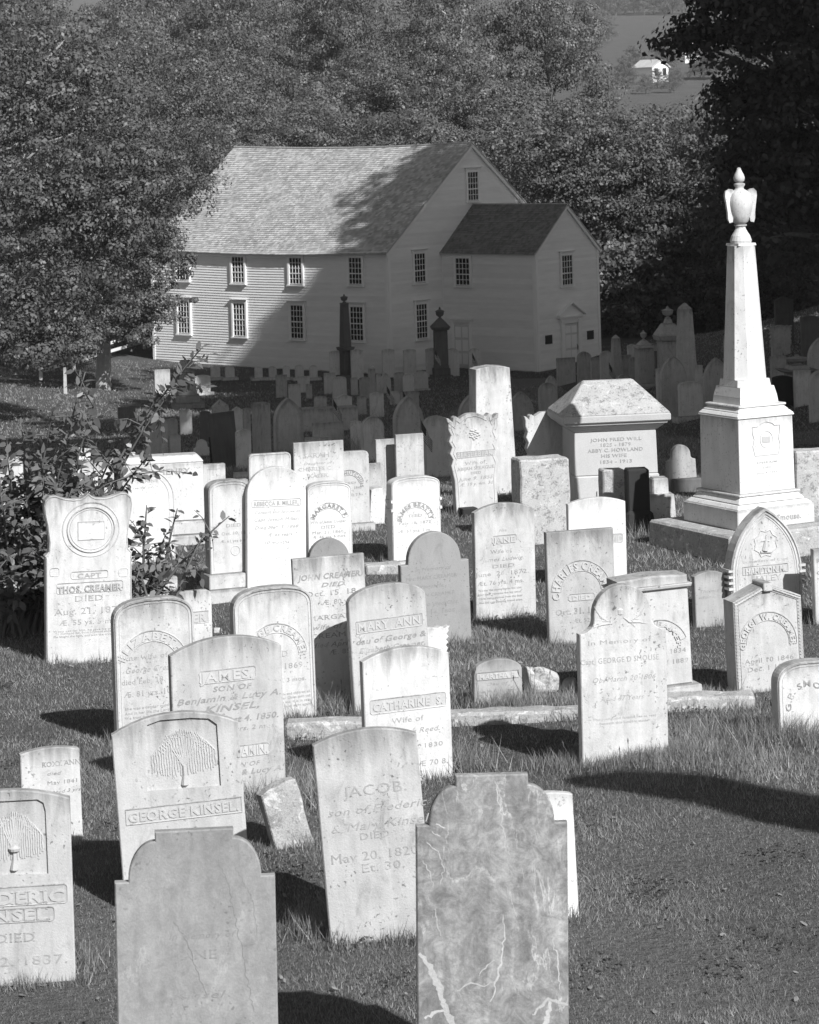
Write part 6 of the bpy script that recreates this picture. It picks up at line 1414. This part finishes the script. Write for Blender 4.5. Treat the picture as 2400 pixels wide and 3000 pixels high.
# ------------------------------------------------------------------ shrub with big leaves at the left, branches reaching into the picture
OV = np.array([(-.5, 0, 0), (-.2, -.26, .05), (.2, -.22, .03), (.58, 0, -.10), (.2, .22, .03), (-.2, .26, .05)])
def shrub(name, label, root_px, yroot, tips, seed, leaf=.085, per=26, side=5, mat=LEAF_BUSH):
    r = np.random.default_rng(seed); rp = at(root_px[0], root_px[1], yroot); g = gz(rp.x, yroot); o = Vector((rp.x, yroot, g))
    e = empty(name, o); tag(e, label, 'shrub'); LV = []; mb = MB()
    def leafrow(pts, n, s_):
        for k in range(n):
            u = (k + .5) / n * .97 + .03; q = u * (len(pts) - 1); i = min(int(q), len(pts) - 2); p = pts[i].lerp(pts[i + 1], q - i); d = (pts[i + 1] - pts[i]).normalized()
            sd = Vector((r.normal(), r.normal(), r.normal() * .5)); sd = (sd - d * sd.dot(d)).normalized(); t = (sd * .8 + d * .45 + Vector((0, 0, -.25))).normalized()
            nr = Vector((r.normal() * .55, -.35 + r.normal() * .4, .75)); nr = (nr - t * nr.dot(t)).normalized(); b = nr.cross(t); ss = s_ * (.65 + .6 * r.random()); c = p + t * ss * .62
            LV.append([tuple(c + (t * a + b * bb + nr * cc) * ss) for a, bb, cc in OV])
    for (px, py, yd, n) in tips:
        tp = at(px, py, yd) - o; st = Vector((r.normal() * .12, r.normal() * .12, 0)); mid1 = st.lerp(tp, .35) + Vector((0, 0, .30 * tp.length * .5)); mid2 = st.lerp(tp, .72) + Vector((0, 0, .2 * tp.length * .4))
        pts = []
        for k in range(11):
            u = k / 10; pts.append(st * (1 - u) ** 3 + mid1 * 3 * u * (1 - u) ** 2 + mid2 * 3 * u * u * (1 - u) + tp * u ** 3)
        mb.tube(pts, [.016 * (1 - .85 * k / 10) + .002 for k in range(11)], 6); leafrow(pts[3:], n, leaf)
        for k in range(side):
            j = 3 + int(r.random() * 7); a = pts[j]; dd = Vector((r.normal(), r.normal() * .8, r.normal() * .5 + .15)).normalized(); L = (.18 + .3 * r.random()) * min(1.5, tp.length * .7)
            br = [a, a + dd * L * .5 + Vector((0, 0, .03)), a + dd * L]; mb.tube(br, [.006, .004, .002], 5); leafrow(br, max(4, int(n * .35)), leaf)
    V = np.array(LV).reshape(-1, 3); link('foliage', fast_mesh('foliage', V, np.arange(len(V), dtype=np.int32).reshape(-1, 6)), mat, e); mb.build('stems', BARK, e, smooth=True)
    return e
shrub('shrub', 'leafy shrub behind the eared stone at the left, long branches arching over the graves', (150, 1760), 23.8,
      [(600, 1010, 23.2, 44), (510, 1135, 23.2, 34), (440, 1330, 23, 34), (250, 1090, 23, 26), (160, 1180, 23, 34), (60, 1240, 23, 34), (20, 1330, 23, 34), (350, 1290, 23.5, 40), (120, 1330, 23, 40), (-60, 1400, 23, 30), (230, 1330, 23, 40), (290, 1150, 23.2, 20)], 5, per=30, side=6)
shrub('shrub', 'dense dark lower shrub filling the left edge beside the eared stone', (60, 1760), 23.4,
      [(20 + 42 * (i % 9) - 60, 1385 + 46 * (i // 9) + 15 * (i % 3), 23.0 + .15 * (i % 5), 28) for i in range(72)], 6, leaf=.085, side=5)
shrub('shrub', 'low shrub sprig crossing in front of the round headed stone, right of the eared stone', (440, 1700), 22.8,
      [(672, 1512, 22.4, 14), (600, 1560, 22.4, 16), (520, 1490, 22.4, 22), (430, 1480, 22.4, 22), (480, 1590, 22.4, 20), (420, 1560, 22.4, 22), (395, 1640, 22.4, 18), (455, 1650, 22.4, 16)], 8, leaf=.075, side=3)
# ------------------------------------------------------------------ grass
def blades(name, x, y, h, wd, seed, lean=.35, kind='stuff'):
    r = np.random.default_rng(seed); n = len(x); z = ground(x, y); a = r.random(n) * 6.283; b = r.random(n) * 6.283
    dx, dy = np.cos(a) * wd / 2, np.sin(a) * wd / 2; ll = h * lean * r.random(n) * 1.6; tx, ty = np.cos(b) * ll, np.sin(b) * ll
    V = np.stack([np.stack([x - dx, y - dy, z - .01], 1), np.stack([x + dx, y + dy, z - .01], 1), np.stack([x + tx, y + ty, z + h], 1)], 1).reshape(-1, 3)
    o = link(name, fast_mesh(name, V, np.arange(3 * n, dtype=np.int32).reshape(-1, 3)), BLADE); o['kind'] = kind; return o
rg = np.random.default_rng(3)
def scatter(y0, y1, dens, margin=.6):
    A = .32 * (y1 + y0) / 2 * (y1 - y0) + 2 * margin * (y1 - y0); n = int(A * dens); y = y0 + (y1 - y0) * rg.random(n); x = (rg.random(n) * 2 - 1) * (.155 * y + margin) ; return x, y
X, Y, Hh, Wd = [], [], [], []
for y0, y1, dens, hh, ww in ((12.2, 15, 8500, .027, .0034), (15, 18.5, 6000, .029, .0042), (18.5, 23, 3400, .034, .0055), (23, 30, 1300, .042, .008), (30, 36, 700, .05, .011), (36, 48, 260, .07, .018), (48, 70, 90, .07, .025), (70, 118, 36, .08, .035)):
    x, y = scatter(y0, y1, dens); n = len(x); cl = .75 + .5 * (np.sin(x * 2.1 + np.sin(y * 1.7) * 2) * np.sin(y * 2.3 + x)) ; X.append(x); Y.append(y); Hh.append(hh * (.45 + .9 * rg.random(n)) * np.clip(cl, .6, 1.4)); Wd.append(np.full(n, ww) * (.6 + .8 * rg.random(n)))
blades('lawn_grass', np.concatenate(X), np.concatenate(Y), np.concatenate(Hh), np.concatenate(Wd), 1, .95)
# longer uncut grass round the foot of every near stone and in the rough patch
X, Y, Hh = [], [], []
for o in [o for o in COL.objects if o.parent is None and o.type == 'EMPTY' and o.name.split('.')[0] in ('gravestone', 'kerb_stone', 'granite_block', 'granite_platform', 'footstone') and o.location.y < 33]:
    ch_ = [c for c in o.children if c.type == 'MESH']; w_ = max(c.dimensions.x for c in ch_) if ch_ else .5
    xs_ = [v.co.x for c in ch_ for v in c.data.vertices]; w_ = (max(xs_) - min(xs_)); n = int(900 * w_ * (18 / o.location.y) ** 1.2); u = (rg.random(n) - .5) * (w_ + .16); d_ = -.05 - np.abs(rg.normal(size=n)) * .05
    bk = rg.random(n) < .3; d_ = np.where(bk, -d_, d_); a = o.rotation_euler.z
    X.append(o.location.x + u * math.cos(a) - d_ * math.sin(a)); Y.append(o.location.y + u * math.sin(a) + d_ * math.cos(a)); Hh.append((.05 + .10 * rg.random(n) ** 2) * (.7 + .3 * np.sin(u * 17)))
blades('grass_tufts', np.concatenate(X), np.concatenate(Y), np.concatenate(Hh), np.full(sum(map(len, X)), .006), 2, .5)
X, Y, Hh = [], [], []
def patch(px, py, sx, sy, n, hh):
    y = hit(px, py); p = at(px, py, y); a = p.x + rg.normal(size=n) * sx; b = y + rg.normal(size=n) * sy; X.append(a); Y.append(b); Hh.append(hh * (.4 + .8 * rg.random(n)))
patch(2030, 2190, .28, .35, 6000, .085); patch(1850, 2235, .32, .12, 4200, .11); patch(2180, 2250, .4, .25, 3000, .06); patch(1570, 2080, .3, .15, 1500, .12); patch(1450, 2070, .25, .08, 900, .15)
patch(2320, 2180, .25, .12, 2000, .20); patch(930, 2720, .08, .12, 500, .14); patch(1000, 2745, .15, .06, 900, .12); patch(250, 2830, .05, .08, 200, .12); patch(1000, 2090, .22, .08, 900, .16); patch(1300, 2270, .15, .08, 900, .2)
patch(410, 1255, .8, .5, 700, .5); patch(1040, 1330, .35, .3, 500, .5); patch(1000, 1240, .9, .4, 500, .5); patch(2000, 1560, .4, .2, 900, .14); patch(860, 2330, .15, .2, 900, .16)
blades('long_grass', np.concatenate(X), np.concatenate(Y), np.concatenate(Hh), np.full(sum(map(len, X)), .006), 4, .6)
# seed heads on tall stalks
def stalks():
    mb = MB(); r = random.Random(9)
    for px, py, n, sx in ((1850, 2240, 14, .3), (2330, 2175, 22, .28), (1450, 2072, 16, .3), (270, 2840, 7, .12), (895, 2735, 6, .06), (1290, 2270, 10, .12), (1010, 2090, 8, .15), (700, 2105, 7, .12), (780, 2240, 5, .1)):
        y = hit(px, py); p = at(px, py, y)
        for _ in range(n):
            x = p.x + r.gauss(0, sx); yy = y + r.gauss(0, .06); z = gz(x, yy); h = .14 + r.random() * .16; a = r.gauss(0, .05)
            mb.tube([(x, yy, z - .01), (x + a * .4, yy, z + h * .6), (x + a, yy, z + h)], [.0022, .0018, .0015], 4); mb.tube([(x + a, yy, z + h - .005), (x + a * 1.05, yy, z + h + .018), (x + a * 1.1, yy, z + h + .035)], [.002, .005, .001], 5)
    o = mb.build('seed_stalks', plain('dry_stalks', .10, .3)); o['kind'] = 'stuff'
stalks()
for (xx, yy) in ((-.1, 0),): pass
for i, (px, py) in enumerate([(324, 2858), (660, 2140)]):
    pass
# ------------------------------------------------------------------ air
hz = bpy.data.materials.new('thin_haze'); hz.use_nodes = True; t = hz.node_tree; t.nodes.clear()
vo = t.nodes.new('ShaderNodeVolumePrincipled'); out = t.nodes.new('ShaderNodeOutputMaterial'); t.links.new(vo.outputs[0], out.inputs['Volume'])
vo.inputs['Color'].default_value = (.9, .9, .9, 1); vo.inputs['Density'].default_value = 0.00022
tag(MB().box(-850, 850, -60, 1720, -8, 112).build('haze', hz), kind='stuff')

# ------------------------------------------------------------------ fallen leaves and clover on the lawn
def litter():
    r = np.random.default_rng(12); V = []
    for _ in range(420):
        y = 12.5 + r.random() ** 1.5 * 16; x = (r.random() * 2 - 1) * (.155 * y + .3); z = gz(x, y) + .018; s_ = .012 + .014 * r.random(); a = r.random() * 6.28; t_ = np.array([math.cos(a), math.sin(a), r.normal() * .3]); b_ = np.array([-math.sin(a), math.cos(a), r.normal() * .3])
        V.append([np.array([x, y, z]) + s_ * (q[0] * 2 * t_ + q[1] * 2 * b_) for q in OV])
    V = np.array(V).reshape(-1, 3); o = link('fallen_leaves', fast_mesh('fallen_leaves', V, np.arange(len(V), dtype=np.int32).reshape(-1, 6)), plain('dry_leaf', .2, .4)); o['kind'] = 'stuff'
    V = []
    for _ in range(70):
        y = 12.5 + r.random() ** 1.3 * 12; x = (r.random() * 2 - 1) * (.155 * y + .3); 
        for k in range(60):
            xx, yy = x + r.normal() * .10, y + r.normal() * .10; z = gz(xx, yy) + .02 + .012 * r.random(); a = r.random() * 6.28; s_ = .008 + .006 * r.random()
            V.append([(xx + s_ * math.cos(a + q), yy + s_ * math.sin(a + q), z + .004 * r.normal()) for q in (0, 1.57, 3.14, 4.71)])
    V = np.array(V).reshape(-1, 3); o = link('clover', fast_mesh('clover', V, np.arange(len(V), dtype=np.int32).reshape(-1, 4)), leaf_mat('clover_leaves', .11)); o['kind'] = 'stuff'
litter()
